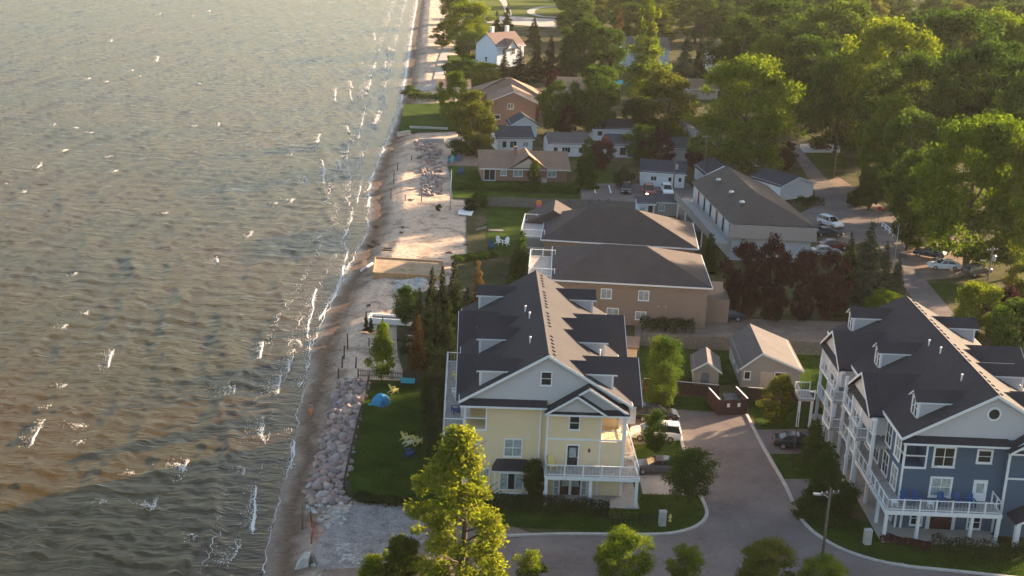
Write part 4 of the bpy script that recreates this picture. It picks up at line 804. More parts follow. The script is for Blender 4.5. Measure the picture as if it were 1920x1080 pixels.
def broad_crown(name, H, R, nleaf, lsize, material, seed, nclump=46, zlow=0.22, crad=0.27, shape='round'):
    rs = np.random.RandomState(seed); C = []
    while len(C) < nclump:
        t = rs.rand(); z = zlow + (1-zlow)*t
        if shape == 'round': prof_ = sqrt(max(0.02, 1-((z-(zlow+1)/2)/((1-zlow)/2))**2))**0.8
        elif shape == 'tall': prof_ = ((1-t)**0.78+0.03)*min(1,(t+0.08)*4.5)
        else: prof_ = min(1,(t*2.2+0.25))*(1-t**3)
        a = rs.rand()*2*pi; q = sqrt(rs.rand())**0.6*prof_*(1-crad*0.55)
        lob = 1+0.22*sin(3*a+seed)+0.12*sin(5*a+2*seed)
        C.append((q*R*cos(a)*lob, q*R*sin(a)*lob, z*H*(1-0.06*(rs.rand())) - crad*R*0.3, crad*R*rs.uniform(0.55,1.25)))
    C = np.array(C); wt = C[:,3]**2; idx = rs.choice(len(C), nleaf, p=wt/wt.sum())
    d = rs.normal(size=(nleaf,3)); d /= np.linalg.norm(d,axis=1,keepdims=True); d[:,2] = d[:,2]*0.8+0.12
    rad = C[idx,3]*(0.25+0.85*rs.rand(nleaf)**0.55)*(1+0.16*rs.normal(size=nleaf))
    pos = C[idx,:3] + d*rad[:,None]*np.array([1,1,0.8])
    return leaf_mesh(name, pos, d + 0.9*rs.normal(size=(nleaf,3)), lsize, material)
def conifer_crown(name, H, R, nleaf, lsize, material, seed, whorls=22, gap=0.0, droop=0.25, zlow=0.06, power=1.0):
    rs = np.random.RandomState(seed); P = []; D = []
    nb = 0; br = []
    for k in range(whorls):
        t = (k+0.5*rs.rand())/whorls; z = zlow + (1-zlow)*t; rr = (1-t)**power*R*rs.uniform(0.72,1.1)+0.06*R
        for j in range(int(5+5*(1-t))): br.append((z*H, rr*rs.uniform(0.6,1.12), rs.rand()*2*pi))
    br = np.array(br); wt = br[:,1]**1.4; idx = rs.choice(len(br), nleaf, p=wt/wt.sum())
    q = rs.rand(nleaf)**0.6; l = br[idx,1]*q; a = br[idx,2]+rs.normal(size=nleaf)*0.16
    z = br[idx,0] - l*droop + rs.normal(size=nleaf)*0.018*H + 0.08*H/whorls*8*(1-q)*0.2
    pos = np.stack([l*np.cos(a), l*np.sin(a), np.maximum(z,0.03*H)],1)
    nr = np.stack([np.cos(a)*0.3, np.sin(a)*0.3, np.ones(nleaf)],1)+0.7*rs.normal(size=(nleaf,3))
    return leaf_mesh(name, pos, nr, lsize, material, 0.4)
KINDS = {}
def kind(key, H, R, crowns, trunk): KINDS[key] = (H, R, crowns, trunk)
kind('oak', 15, 6.5, [broad_crown('crown',15,6.5,26000,0.205,LG,s,110,0.14,0.21) for s in (1,2,3,4)], [trunk_mesh('trunk',15,0.42,8,s) for s in (1,2)])
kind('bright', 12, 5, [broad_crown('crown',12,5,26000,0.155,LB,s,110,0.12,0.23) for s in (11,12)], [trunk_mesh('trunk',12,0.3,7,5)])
kind('olive', 11, 4.5, [broad_crown('crown',11,4.5,17000,0.18,LO,s,80,0.08,0.24) for s in (21,22)], [trunk_mesh('trunk',11,0.3,7,6)])
kind('maple', 8, 3.6, [broad_crown('crown',8,3.6,12000,0.17,LP,s,70,0.08,0.25) for s in (31,32,33)], [trunk_mesh('trunk',8,0.22,7,7)])
kind('poplar', 13, 3.8, [broad_crown('crown',13,3.8,20000,0.13,LY,41,130,0.05,0.17,'tall')], [trunk_mesh('trunk',13,0.22,14,8,0.9,0.3,0.12)])
kind('young', 5, 1.7, [broad_crown('crown',5,1.7,8500,0.09,LY,s,80,0.16,0.28,'tall' if s==51 else 'round') for s in (51,52,53)], [trunk_mesh('trunk',5,0.07,7,9,0.8,0.35,0.3)])
kind('round', 5, 2.1, [broad_crown('crown',5,2.1,13000,0.09,LG,s,90,0.24,0.30) for s in (61,62)], [trunk_mesh('trunk',5,0.09,7,10,0.7)])
kind('shrub', 2, 1.4, [broad_crown('crown',2,1.4,2600,0.10,LG,s,18,0.12,0.4) for s in (71,72,73)], [trunk_mesh('trunk',2,0.05,5,11,0.5)])
kind('dshrub', 2, 1.4, [broad_crown('crown',2,1.4,2600,0.10,LD,s,18,0.12,0.4) for s in (74,75)], [trunk_mesh('trunk',2,0.05,5,11,0.5)])
kind('spruce', 12, 3.2, [conifer_crown('crown',12,3.2,9000,0.21,LD,s) for s in (81,82,83)], [trunk_mesh('trunk',12,0.22,0,12,0.95)])
kind('bspruce', 12, 4.0, [conifer_crown('crown',12,4.0,13000,0.21,LN,s) for s in (84,85)], [trunk_mesh('trunk',12,0.25,0,12,0.95)])
kind('thuja', 6, 1.2, [conifer_crown('crown',6,1.2,4200,0.15,LD,s,26,0,0.5,0.02,0.8) for s in (86,87)], [trunk_mesh('trunk',6,0.1,0,13,0.9)])
kind('rusty', 6, 1.2, [conifer_crown('crown',6,1.2,3800,0.15,LR,88,26,0,0.4,0.02,0.8)], [trunk_mesh('trunk',6,0.1,0,13,0.9)])
kind('gcone', 6, 2.2, [conifer_crown('crown',6,2.2,8000,0.17,LG,89,26,0,0.5,0.02,0.55)], [trunk_mesh('trunk',6,0.1,0,13,0.9)])
kind('pine', 22, 5.0, [conifer_crown('crown',22,5.0,9500,0.30,LB,90,13,0,-0.12,0.14,0.8)], [trunk_mesh('trunk',22,0.35,12,14,0.97,0.3,0.2)])
_tn = {}
def tree(k, cx, top, base, hw, label, name=None, group=None, cat='tree', lean=0.0, trunk=True, tint=None):
    H, R, crowns, trunks = KINDS[k]; p = gp(cx, base); p.z = 0.0
    s = sc_at(p); hgt = (base-top)/(s*cos(PITCH)*0.98); rad = hw/s
    i = _tn.get(k,0); _tn[k] = i+1
    t = thing(name or {'maple':'purple_maple','spruce':'spruce_tree','bspruce':'spruce_tree','pine':'pine_tree','thuja':'cedar_tree','rusty':'cedar_tree','gcone':'cedar_tree','shrub':'shrub','dshrub':'shrub','poplar':'poplar_tree'}.get(k,'leafy_tree'), label, cat, p, random.random()*6.28, group)
    t.scale = (rad/R, rad/R, hgt/H)
    if lean: t.rotation_euler = (0, lean, 0)
    link('crown', crowns[i % len(crowns)], t)
    if trunk: link('trunk', trunks[i % len(trunks)], t)
    return t
# foreground
tree('poplar',848,788,1125,136,'tall bright yellow green poplar in front of the yellow house')
tree('olive',758,1000,1125,46,'brownish green tree at the left foot of the tall poplar')
tree('young',700,1035,1120,42,'small bright green tree at the bottom edge beside the pale rubble')
tree('young',990,1028,1105,30,'small bright sapling at the bottom edge right of the tall poplar')
tree('bright',1165,990,1125,58,'bright green tree at the bottom edge in front of the street')
tree('young',1282,1013,1110,36,'small yellow green tree at the bottom edge beside the street')
tree('olive',1425,1008,1130,60,'pale olive tree at the bottom edge left of the utility pole')
tree('bright',1535,1046,1150,60,'light green tree at the bottom edge under the utility pole')
tree('round',1290,838,946,47,'round dark green tree on the grass corner beside the street')
tree('round',998,862,934,24,'small dark tree against the yellow house bay window')
tree('round',1225,768,862,22,'young green tree standing in front of the white minivan')
tree('round',1240,632,752,36,'sunlit green tree behind the yellow house near the shed')
tree('round',1238,682,772,30,'lower leafy tree in front of the burgundy fence left of the shed')
tree('olive',1455,703,792,34,'sunlit yellow green tree right of the dumpster enclosure')
tree('gcone',1540,828,965,58,'dense dark green conifer against the blue house galleries', 'cedar_tree')
tree('gcone',1522,785,868,36,'dark conifer beside the parked black car')
tree('round',1580,905,965,32,'dark shrubby tree at the blue house corner')
# conifer group by the wooden planter
for k,cx,tp,bs,hw,lb in (('thuja',808,503,612,21,'leftmost dark conifer of the row behind the yellow house'),('thuja',827,500,614,22,'second dark conifer from the left in the row behind the yellow house'),('thuja',849,488,620,29,'tallest dark conifer in the row behind the yellow house'),('thuja',873,540,624,26,'low dark conifer between the tallest and the rusty one'),('rusty',893,490,620,23,'rusty brown conifer at the right end of the row'),
  ('round',760,540,618,24,'bushy green tree left of the conifer row'),('rusty',782,592,705,24,'faded thin conifer beside the white cabinet'),('thuja',686,583,620,7,'small cone shrub at the left end of the white planter'),('thuja',695,590,622,7,'second small cone shrub at the white planter'),('thuja',717,592,622,6,'small cone shrub in front of the white planter'),
  ('spruce',838,560,668,34,'dark conifer filling the space behind the yellow house far corner'),('spruce',862,570,690,34,'dark evergreen pressed against the yellow house lake side'),('spruce',803,556,648,28,'dark conifer below the left end of the conifer row'),('spruce',846,620,706,32,'dark evergreen beside the lake balcony end'),('spruce',785,540,640,26,'dark conifer left of the row of conifers'),('spruce',820,575,660,32,'dense evergreen in front of the conifer row'),('spruce',880,590,650,32,'dense evergreen at the house end of the conifer row'),('dshrub',770,628,660,24,'dark shrub below the bushy green tree'),('dshrub',800,640,682,28,'wide dark shrub above the brown lawn fence'),
  ('gcone',975,436,532,28,'light green conifer beside the brick block balconies'),('thuja',965,450,520,16,'dark conifer beside the brick block balconies'),
  ('young',716,604,712,32,'bright green tree standing by the grey picket fence')):
    tree(k,cx,tp,bs,hw,lb)
# maples and spruces in the middle
for k,cx,tp,bs,hw,lb in (('maple',1385,458,596,40,'leftmost purple maple beside the brick block'),('maple',1440,450,598,40,'tall purple maple with sunlit top, second from the left'),('maple',1498,476,602,38,'third purple maple from the left'),('maple',1552,474,596,36,'darkest purple maple at the right of the group'),
  ('bspruce',1614,420,590,58,'large blue green spruce beside the purple maples'),('spruce',1580,440,590,36,'dark conifer between the maples and the blue green spruce'),('bspruce',1648,455,585,34,'dark spruce right of the large blue green one'),('bspruce',1675,480,575,30,'smaller spruce between the maples and the lane'),('bright',1652,545,612,38,'light green bush above the blue house roof'),('gcone',1328,440,508,24,'dark green conifer at the brick block corner'),
  ('gcone',1096,264,352,29,'conical green tree right of the tan bungalow'),('maple',1128,262,318,22,'purple maple behind the conical green tree'),('oak',1203,236,308,32,'dark green tree above the white bungalow'),('maple',1234,246,312,30,'purple maple above the white bungalow'),('maple',1306,258,318,20,'small purple maple beside the wooden pole'),
  ('olive',1000,303,345,12,'small yellow tree in front of the tan bungalow'),('maple',1062,205,256,24,'purple maple right of the red brick house'),('maple',1036,132,170,14,'small reddish tree behind the red brick house'),
  ('oak',1040,158,252,38,'green tree right of the red brick house'),('oak',1116,128,258,48,'tall green tree above the cottage row'),('olive',1246,140,266,62,'broad olive tree above the cottages'),('oak',1190,185,258,30,'green tree between the broad olive tree and the tall one'),
  ('olive',886,176,290,44,'golden green willow beside the red brick house'),('bright',850,140,240,28,'leafy tree left of the golden willow'),('bright',905,120,160,36,'sunlit bush below the white lake house'),('oak',875,112,150,30,'dark shrubby tree beside the bright small lawn'),
  ('bright',876,10,92,52,'rounded sunlit tree at the top of the beach'),('olive',832,42,86,24,'small spreading tree standing on the sand'),('oak',850,-18,45,30,'tree cut by the top edge above the beach'),('oak',880,62,115,36,'dark bush behind the small spreading beach tree'),
  ('spruce',950,10,72,20,'dark conifer left of the park road'),('spruce',930,22,70,17,'shorter dark conifer left of the park road'),('spruce',1000,34,80,18,'dark conifer behind the white lake house roof'),('spruce',972,92,152,26,'dark conifer in front of the white lake house'),('spruce',1002,55,148,24,'tall dark conifer right of the white lake house'),('spruce',1030,72,150,28,'broad dark conifer in the clump behind the brick house'),('gcone',1060,60,150,26,'yellowish green conifer in the clump behind the brick house'),('oak',1092,40,150,42,'green tree left of the tall pine'),('oak',1134,55,150,38,'dark tree directly left of the tall pine'),('rusty',1156,22,120,18,'rusty conifer left of the tall pine top'),
  ('pine',1205,-12,212,50,'very tall pine with open layered branches'),('bspruce',1282,62,168,32,'dark blue spruce in front of the grey townhouses'),('bspruce',1308,66,165,26,'second dark spruce in front of the grey townhouses'),('spruce',945,100,148,20,'small conifer at the white lake house corner'),
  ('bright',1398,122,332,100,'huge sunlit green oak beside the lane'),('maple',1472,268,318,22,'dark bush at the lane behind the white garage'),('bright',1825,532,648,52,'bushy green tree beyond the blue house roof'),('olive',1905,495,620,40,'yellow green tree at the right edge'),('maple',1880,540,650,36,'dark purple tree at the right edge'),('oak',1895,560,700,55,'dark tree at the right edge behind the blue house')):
    tree(k,cx,tp,bs,hw,lb)
# the wood at the upper right: big crowns one can tell apart
WOOD = [(1640,55,300,100),(1560,10,215,88),(1455,5,170,80),(1760,30,262,112),(1875,40,250,92),(1700,112,345,95),(1832,88,345,100),(1562,118,296,66),(1655,190,372,55),(1700,215,415,72),(1905,150,400,80),(1628,312,394,26),(1720,330,470,60),(1520,75,250,70),(1490,60,220,60),(1390,40,180,62),(1440,75,220,50)]
WL = ['broad oak crown in the middle of the wood directly behind the lane bend','oak crown at the top of the wood left of the middle crown','leftmost oak crown on the top row of the wood','wide oak crown on the top row right of the middle','oak crown at the top right corner of the wood','large oak crown second row, above the largest sunlit oak','large oak crown at the right edge of the second row','oak beside the huge sunlit oak on its right','oak with its trunk by the lane verge','oak standing over the street lamp of the lane','oak cut by the right edge above the sunlit oak','small low oak at the lane verge','oak between the street lamp and the guard fence','oak on the second row left of the middle crown','slimmer oak just above the huge sunlit oak','oak behind the grey townhouse gable','slim oak right of the grey townhouse gable']
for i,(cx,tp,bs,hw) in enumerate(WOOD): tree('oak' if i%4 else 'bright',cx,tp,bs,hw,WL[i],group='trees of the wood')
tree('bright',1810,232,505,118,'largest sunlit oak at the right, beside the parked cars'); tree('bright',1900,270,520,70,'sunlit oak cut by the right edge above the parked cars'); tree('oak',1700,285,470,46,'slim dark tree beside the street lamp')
FAR = []
for row,(by,h0,st) in enumerate(((150,95,72),(112,85,66),(82,78,60),(55,72,54),(28,66,48),(5,60,44))):
    x = 1075 + 20*(row%2)
    while x < 1960:
        FAR.append((x+random.uniform(-12,12), by-h0*random.uniform(0.85,1.2), by+random.uniform(-6,6), st*random.uniform(0.55,0.8))); x += st*random.uniform(0.75,1.1)
for i,(cx,tp,bs,hw) in enumerate(FAR):
    if cx < 1390 and bs > 100: continue
    if cx < 1180 and bs > 60 and i % 2: continue
    tree('spruce' if i%7==3 else 'olive' if i%7==5 else 'oak',cx,tp,bs,hw if i%7!=3 else hw*0.45,('dark pointed conifer in the hazy far wood along the top right' if i%7==3 else 'paler olive tree in the hazy far wood along the top right' if i%7==5 else 'dark broad tree in the hazy far wood along the top right'),group='far wood trees')
# hedges and shrubs
def hedge(name, label, pts, hgt, wid, m, nper=260, ls=0.09):
    P = [gp(*q) for q in pts]; pos = []; rs = np.random.RandomState(len(label)); nr = []
    for k in range(len(P)-1):
        ln = (P[k+1]-P[k]).length; n = int(ln*nper); t = rs.rand(n); a = np.array(P[k])[None]+(np.array(P[k+1])-np.array(P[k]))[None]*t[:,None]
        th = rs.rand(n)*pi; q = 0.75+0.35*rs.rand(n); w2 = wid/2*(1+0.25*np.sin(t*ln*2.1+k)); 
        d = np.array(P[k+1]-P[k]); d = d/np.linalg.norm(d); nn = np.array([-d[1],d[0],0])
        sx = np.sign(np.cos(th))*np.abs(np.cos(th))**0.5; sz = np.abs(np.sin(th))**0.5
        pos.append(a+nn[None]*(sx*w2*q)[:,None]+np.array([0,0,1])[None]*(sz*hgt*q*(1+0.12*np.sin(t*ln*3)))[:,None]); nr.append(nn[None]*sx[:,None]+np.array([0,0,1])[None]*sz[:,None]+0.8*rs.normal(size=(n,3)))
    c = P[0]; pos = np.concatenate(pos)-np.array(c)[None]
    t = thing(name, label, 'hedge', c); link('foliage', leaf_mesh('foliage', pos, np.concatenate(nr), ls, m), t)
    st = MB()
    for k in range(len(P)-1):
        n = max(2,int((P[k+1]-P[k]).length/0.9))
        for i in range(n):
            q = P[k].lerp(P[k+1],(i+0.5)/n)-c; st.tube((q.x,q.y,0),(q.x,q.y,hgt*0.8),0.04,0.02,5)
    tag(st.build('stems', BARK, t), kind='stuff'); return t
hedge('hedge','dark clipped hedge below the yellow house porch',[(925,952),(1035,958),(1142,966)],1.15,1.5,LD,420)
hedge('hedge','low hedge with yellow flecks beside the porch slab',[(1142,968),(1195,972)],0.55,0.8,LB,420)
hedge('hedge','dark hedge along the house edge of the lakeside lawn',[(812,735),(820,800),(832,880)],2.2,2.4,LD,420,0.11)
hedge('hedge','dark hedge at the front edge of the lakeside lawn',[(668,938),(720,946),(780,948)],0.7,1.0,LD,420)
hedge('hedge','dark hedge in front of the blue house porch',[(1745,1034),(1850,1044),(1930,1052)],1.3,1.6,LD,380)
hedge('hedge','red brown planting along the blue house porch slab',[(1650,1012),(1745,1030)],0.5,0.9,LP,380)
hedge('hedge','long green hedge below the tan bungalow',[(850,352),(960,356),(1082,362)],0.9,3.0,LG,420,0.13)
hedge('hedge','green hedge on the seaside lawn below the brick house',[(765,186),(800,188),(838,190)],1.6,2.2,LG,300,0.18)
hedge('hedge','dark green hedge along the back of the two brick blocks yard',[(1200,618),(1300,622)],1.4,2.2,LD,320,0.12)
hedge('hedge','weedy bank beside the wooden planter',[(850,492),(900,486),(930,482)],0.8,1.6,LG,300,0.12)
hedge('hedge','shrubs beside the white garage on the lane',[(1498,385),(1540,384)],1.3,2.2,LD,300,0.13)
for k,cx,tp,bs,hw,lb in (('shrub',900,362,388,17,'bright shrub at the corner of the small lawn fence'),('dshrub',880,372,395,14,'dark shrub beside the white tarp'),('shrub',860,262,292,22,'shrub at the foot of the golden willow'),('dshrub',1245,742,762,20,'low shrub under the trees by the burgundy fence'),('shrub',1605,352,388,20,'shrubs at the edge of the wood beside the lane'),('shrub',1800,610,650,30,'shrub beyond the blue house ridge'),('dshrub',1860,640,690,34,'dark shrub behind the blue house roof'),('shrub',822,382,396,6,'tiny shrub on the sand lot'),('shrub',770,160,182,18,'shrub at the beach edge above the seaside lawn'),('dshrub',1170,318,350,20,'dark shrub left of the white bungalow'),('shrub',842,120,150,18,'shrub beside the bright small lawn'),('dshrub',805,700,722,24,'dark shrub at the corner of the lakeside lawn'),('shrub',825,672,706,26,'green shrubs behind the brown lawn fence')):
    tree(k,cx,tp,bs,hw,lb,cat='shrub')

# grass blades on the nearer lawns
def inside(x, y, poly):
    c = False; j = len(poly)-1
    for i in range(len(poly)):
        (xi,yi),(xj,yj) = poly[i],poly[j]
        if (yi > y) != (yj > y) and x < (xj-xi)*(y-yi)/(yj-yi)+xi: c = not c
        j = i
    return c
gpos = []
for pts,z in LAWNS:
    x0,x1 = min(p[0] for p in pts),max(p[0] for p in pts); y0,y1 = min(p[1] for p in pts),max(p[1] for p in pts)
    for i in range(int((x1-x0)*(y1-y0)*0.45)):
        x,y = random.uniform(x0,x1),random.uniform(y0,y1)
        if x < 1925 and y < 1085 and inside(x,y,pts):
            p = gp(x,y,z); d_ = bump2(p.x,p.y,0.6)
            if d_ > -0.25: gpos.append((p.x,p.y,z+0.025))
gpos = np.array(gpos); gn = np.random.RandomState(5).normal(size=gpos.shape); gn[:,2] *= 0.5
tag(link('grass_blades', leaf_mesh('grass_blades', gpos, gn, 0.055, leaf_material('grass_blade', (0.018,0.040,0.006),(0.04,0.075,0.010),(0.085,0.115,0.02), 0.3), 0.5)), 'short mown grass blades on the lawns', 'grass', kind='stuff')

# ---------------------------------------------------------------- vehicles
_CAR = {}
def loft(mb, secs):      # secs: list of closed loops (same count), joined in order, ends capped
    n = len(secs[0]); vs = [p for s in secs for p in s]; fs = []
    for k in range(len(secs)-1):
        for i in range(n): fs.append((k*n+i, k*n+(i+1)%n, (k+1)*n+(i+1)%n, (k+1)*n+i))
    fs += [tuple(range(n-1,-1,-1)), tuple(range((len(secs)-1)*n, len(secs)*n))]
    return mb.add(vs, fs)
def car_meshes(kind):
    if kind in _CAR: return _CAR[kind]
    # x = length (front +), y = width, z up
    if kind == 'sedan': L, W_, Hb, Ht = 4.7, 1.8, 0.92, 1.44; low = [(-2.35,0.62,0.80),(-2.2,0.30,0.96),(-1.5,0.22,0.98),(0.7,0.22,0.96),(1.7,0.24,0.88),(2.2,0.28,0.76),(2.35,0.40,0.62)]; cab = [(-1.75,0.96),(-1.05,1.40),(0.15,1.44),(1.05,0.95)]
    elif kind == 'van': L, W_, Hb, Ht = 5.0, 1.95, 1.02, 1.76; low = [(-2.5,0.55,1.0),(-2.42,0.30,1.06),(-1.5,0.24,1.08),(0.9,0.24,1.04),(1.8,0.26,0.95),(2.3,0.30,0.80),(2.48,0.42,0.62)]; cab = [(-2.42,1.05),(-2.2,1.72),(0.3,1.76),(1.5,1.02)]
    elif kind == 'pickup': L, W_, Hb, Ht = 5.6, 2.0, 1.05, 1.85; low = [(-2.8,0.6,1.12),(-2.7,0.45,1.14),(-0.8,0.40,1.14),(1.0,0.40,1.12),(2.0,0.42,1.08),(2.6,0.45,0.98),(2.8,0.55,0.8)]; cab = [(-0.75,1.12),(-0.5,1.82),(0.75,1.85),(1.4,1.12)]
    else: L, W_, Hb, Ht = 4.7, 1.88, 1.0, 1.68; low = [(-2.35,0.6,0.98),(-2.25,0.34,1.03),(-1.5,0.28,1.05),(0.8,0.28,1.02),(1.7,0.30,0.97),(2.2,0.34,0.86),(2.35,0.46,0.68)]; cab = [(-2.28,1.02),(-1.95,1.62),(0.2,1.68),(1.15,1.0)]
    hw = W_/2; b = MB(); secs = []
    for x,z0,z1 in low:
        t = 0.90 if abs(x) > L/2-0.12 else 1.0
        secs.append([(x,-hw*t*0.94,z0),(x,-hw*t,z0+(z1-z0)*0.35),(x,-hw*t*0.99,z0+(z1-z0)*0.8),(x,-hw*t*0.88,z1),(x,hw*t*0.88,z1),(x,hw*t*0.99,z0+(z1-z0)*0.8),(x,hw*t,z0+(z1-z0)*0.35),(x,hw*t*0.94,z0)])
    loft(b, secs)
    g = MB(); gx = []; ins = 0.80
    top = [(cab[1][0],cab[1][1]-0.05),(cab[2][0],cab[2][1]-0.05)]
    lo_ = [(cab[0][0],cab[0][1]),(cab[3][0],cab[3][1])]
    y0, y1 = hw*0.87, hw*0.70
    V = [(lo_[0][0],-y0,lo_[0][1]-0.05),(lo_[1][0],-y0,lo_[1][1]-0.05),(lo_[1][0],y0,lo_[1][1]-0.05),(lo_[0][0],y0,lo_[0][1]-0.05),(top[0][0],-y1,top[0][1]),(top[1][0],-y1,top[1][1]),(top[1][0],y1,top[1][1]),(top[0][0],y1,top[0][1])]
    g.add(V,[(0,1,5,4),(1,2,6,5),(2,3,7,6),(3,0,4,7),(4,5,6,7),(0,3,2,1)])
    r = MB(); e = 0.03
    loft(r,[[(x,-y1-e,z),(x,y1+e,z),(x,y1-0.12,z+0.07),(x,-y1+0.12,z+0.07)] for x,z in ((top[0][0]-0.05,top[0][1]-0.01),((top[0][0]+top[1][0])/2,(top[0][1]+top[1][1])/2+0.02),(top[1][0]+0.05,top[1][1]-0.01))])
    for s in (-1,1):     # pillars
        for (xa,za),(xb,zb) in (((lo_[0][0],lo_[0][1]),top[0]),((lo_[1][0],lo_[1][1]),top[1]),((-0.35,lo_[1][1]),(-0.35,top[1][1])),((0.55,lo_[1][1]),(0.42,top[1][1]))) if kind != 'pickup' else (((lo_[0][0],lo_[0][1]),top[0]),((lo_[1][0],lo_[1][1]),top[1])):
            r.tube((xa,s*(y0+0.005),za-0.03),(xb,s*(y1+0.012),zb),0.045,0.04,5)
    wr = 0.33 if kind != 'pickup' else 0.39
    ty = MB().tube((0,-0.11,0),(0,0.11,0),wr,wr,16).data('tyre', TYRE, False); rm = MB().tube((0,-0.125,0),(0,0.125,0),wr*0.62,wr*0.62,12).data('rim', RIM, False)
    x1 = L/2
    hl = MB().add([(0,-0.2,-0.07),(0,0.2,-0.07),(-0.06,0.2,0.07),(-0.06,-0.2,0.07),(-0.25,-0.2,0.05),(-0.25,0.2,0.05)],[(0,1,2,3),(3,2,5,4)])
    _CAR[kind] = dict(body=b, glass=g, roof=r, tyre=ty, rim=rm, wb=(L*0.31,-L*0.29), wr=wr, hw=hw, L=L, zl=low[-1][1]*0.45+low[-1][2]*0.55, zt=low[0][1]*0.35+low[0][2]*0.65)
    for k in ('body','roof'): pass
    _CAR[kind]['glass'] = g.data('glazing', GLASS)
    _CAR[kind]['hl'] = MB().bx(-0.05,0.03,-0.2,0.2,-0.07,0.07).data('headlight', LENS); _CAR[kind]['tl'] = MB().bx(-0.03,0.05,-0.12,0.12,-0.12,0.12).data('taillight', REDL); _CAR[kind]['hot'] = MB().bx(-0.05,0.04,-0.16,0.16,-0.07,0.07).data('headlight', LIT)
    return _CAR[kind]
PAINTS = {}
def paint(n, c):
    if n not in PAINTS: PAINTS[n] = mat('paint_'+n, c, 0.25, 0.04, 2, spec=0.6)
    return PAINTS[n]
COLS = {'white':(0.70,0.71,0.73),'black':(0.012,0.012,0.015),'navy':(0.02,0.028,0.05),'red':(0.22,0.02,0.02),'silver':(0.32,0.33,0.35),'maroon':(0.10,0.015,0.02),'blue':(0.05,0.10,0.2),'grey':(0.09,0.09,0.10)}
_CB = {}
def car(kind, colour, px, py, deg, label, lit=False, z=0.04):
    m = car_meshes(kind); p = gp(px,py,z); c = thing('parked_car' if kind != 'pickup' else 'pickup_truck', label, 'van' if kind == 'van' else 'truck' if kind == 'pickup' else 'car', p, radians(deg))
    key = (kind,colour)
    if key not in _CB: _CB[key] = (m['body'].data('body', paint(colour,COLS[colour]), False), m['roof'].data('roof', paint(colour,COLS[colour]), False))
    b = link('body', _CB[key][0], c); md = b.modifiers.new('b','BEVEL'); md.width = 0.05; md.segments = 2; md.limit_method = 'ANGLE'
    link('roof', _CB[key][1], c); link('glazing', m['glass'], c)
    for x in m['wb']:
        for s in (-1,1): w_ = link('wheel', m['tyre'], c, (x,s*(m['hw']-0.10),m['wr'])); link('rim', m['rim'], w_)
    for s in (-1,1):
        link('headlight', m['hot'] if lit and s < 2 else m['hl'], c, (m['L']/2-0.02,s*m['hw']*0.62,m['zl'])); link('taillight', m['tl'], c, (-m['L']/2+0.02,s*m['hw']*0.72,m['zt']))
        MB().bx(-0.06,0.06,-0.09,0.09,-0.06,0.06).build('mirror', paint(colour,COLS[colour]), c).location = (m['L']*0.14,s*(m['hw']+0.04),1.0)
    return c
car('van','white',1228,822,178,'white minivan parked behind the young tree right of the yellow house')
car('suv','black',1228,786,2,'black sport utility vehicle parked beyond the white minivan')
car('sedan','grey',1232,884,182,'dark car half hidden by the round tree right of the yellow house')
car('sedan','black',1492,838,-4,'black car with red tail lamps in the driveway near the blue house')
car('sedan','white',1769,504,180,'white sedan parked beside the lane at the right')
car('suv','navy',1742,482,150,'dark blue sport utility vehicle behind the white sedan')
car('suv','white',1556,424,-60,'white hatchback parked at the end of the long apartment block')
car('sedan','navy',1551,442,6,'dark blue car with glinting headlamp below the white hatchback',True)
car('sedan','maroon',1562,466,8,'maroon car half hidden behind the spruce')
car('sedan','silver',1548,478,4,'silver car under the purple maples')
car('sedan','navy',1362,598,176,'dark car parked under the maples beside the brick block')
car('sedan','maroon',1538,279,4,'dark red car on the pale paving beside the lane')
car('suv','black',1174,360,-95,'black car in the parking lot left of the red one')
car('suv','red',1217,364,-90,'red car with lit lamps parked at the white bungalow',True)
car('suv','white',1250,363,-88,'white car parked at the white bungalow')
car('sedan','red',1890,625,20,'red car glimpsed among dark trees at the right edge')
car('suv','grey',1830,515,30,'dark car in the shade beside the utility pole at right')
# ---------------------------------------------------------------- fences
def fence(name, label, pts, h, m, board=0.14, post=2.4, z=0.0, gap=0.02, rails=True, cap=None):
    P = [gp(*q) for q in pts]; c = P[0].copy(); t = thing(name, label, 'fence', c); bm_ = MB(); pm = []
    for k in range(len(P)-1):
        p, q = P[k]-c, P[k+1]-c; ln = (q-p).length; a = atan2(q.y-p.y,q.x-p.x); n = max(1,int(ln/(board+gap)))
        for i in range(n):
            r = p.lerp(q,(i+0.5)/n); hh = h*random.uniform(0.975,1.0); bm_.cb((r.x+random.uniform(-0.008,0.008)*sin(a),r.y,hh/2+0.05),(board,0.025,hh),a)
        m_ = (p+q)/2
        if rails:
            for zz in (0.3*h,0.82*h): MB().cb((m_.x+0.05*sin(a),m_.y-0.05*cos(a)*-1,zz),(ln,0.05,0.09),a).build('rail', m, t)
        if cap: MB().cb((m_.x,m_.y,h+0.08),(ln,0.14,0.05),a).build('cap', cap, t)
        npst = max(1,round(ln/post))
        for i in range(npst+1):
            r = p.lerp(q,i/npst); MB().cb((r.x,r.y,(h+0.1)/2),(0.12,0.12,h+0.1),a).build('post', m, t)
    tag(bm_.build('boards', m, t), kind='stuff'); return t
fence('board_fence','burgundy board fence behind the yard, left of the dumpster enclosure',[(1206,735),(1262,740),(1346,748)],1.5,WOODB,cap=CONC)
fence('board_fence','burgundy board fence right of the dumpster enclosure',[(1400,752),(1470,757),(1560,764)],1.5,WOODB,cap=CONC)
fence('board_fence','grey weathered board fence behind the garden houses',[(1200,648),(1290,655),(1420,660),(1560,668),(1620,672)],1.7,WOODG)
fence('board_fence','dark brown fence at the back of the lakeside lawn',[(756,716),(835,722)],1.3,WOODD)
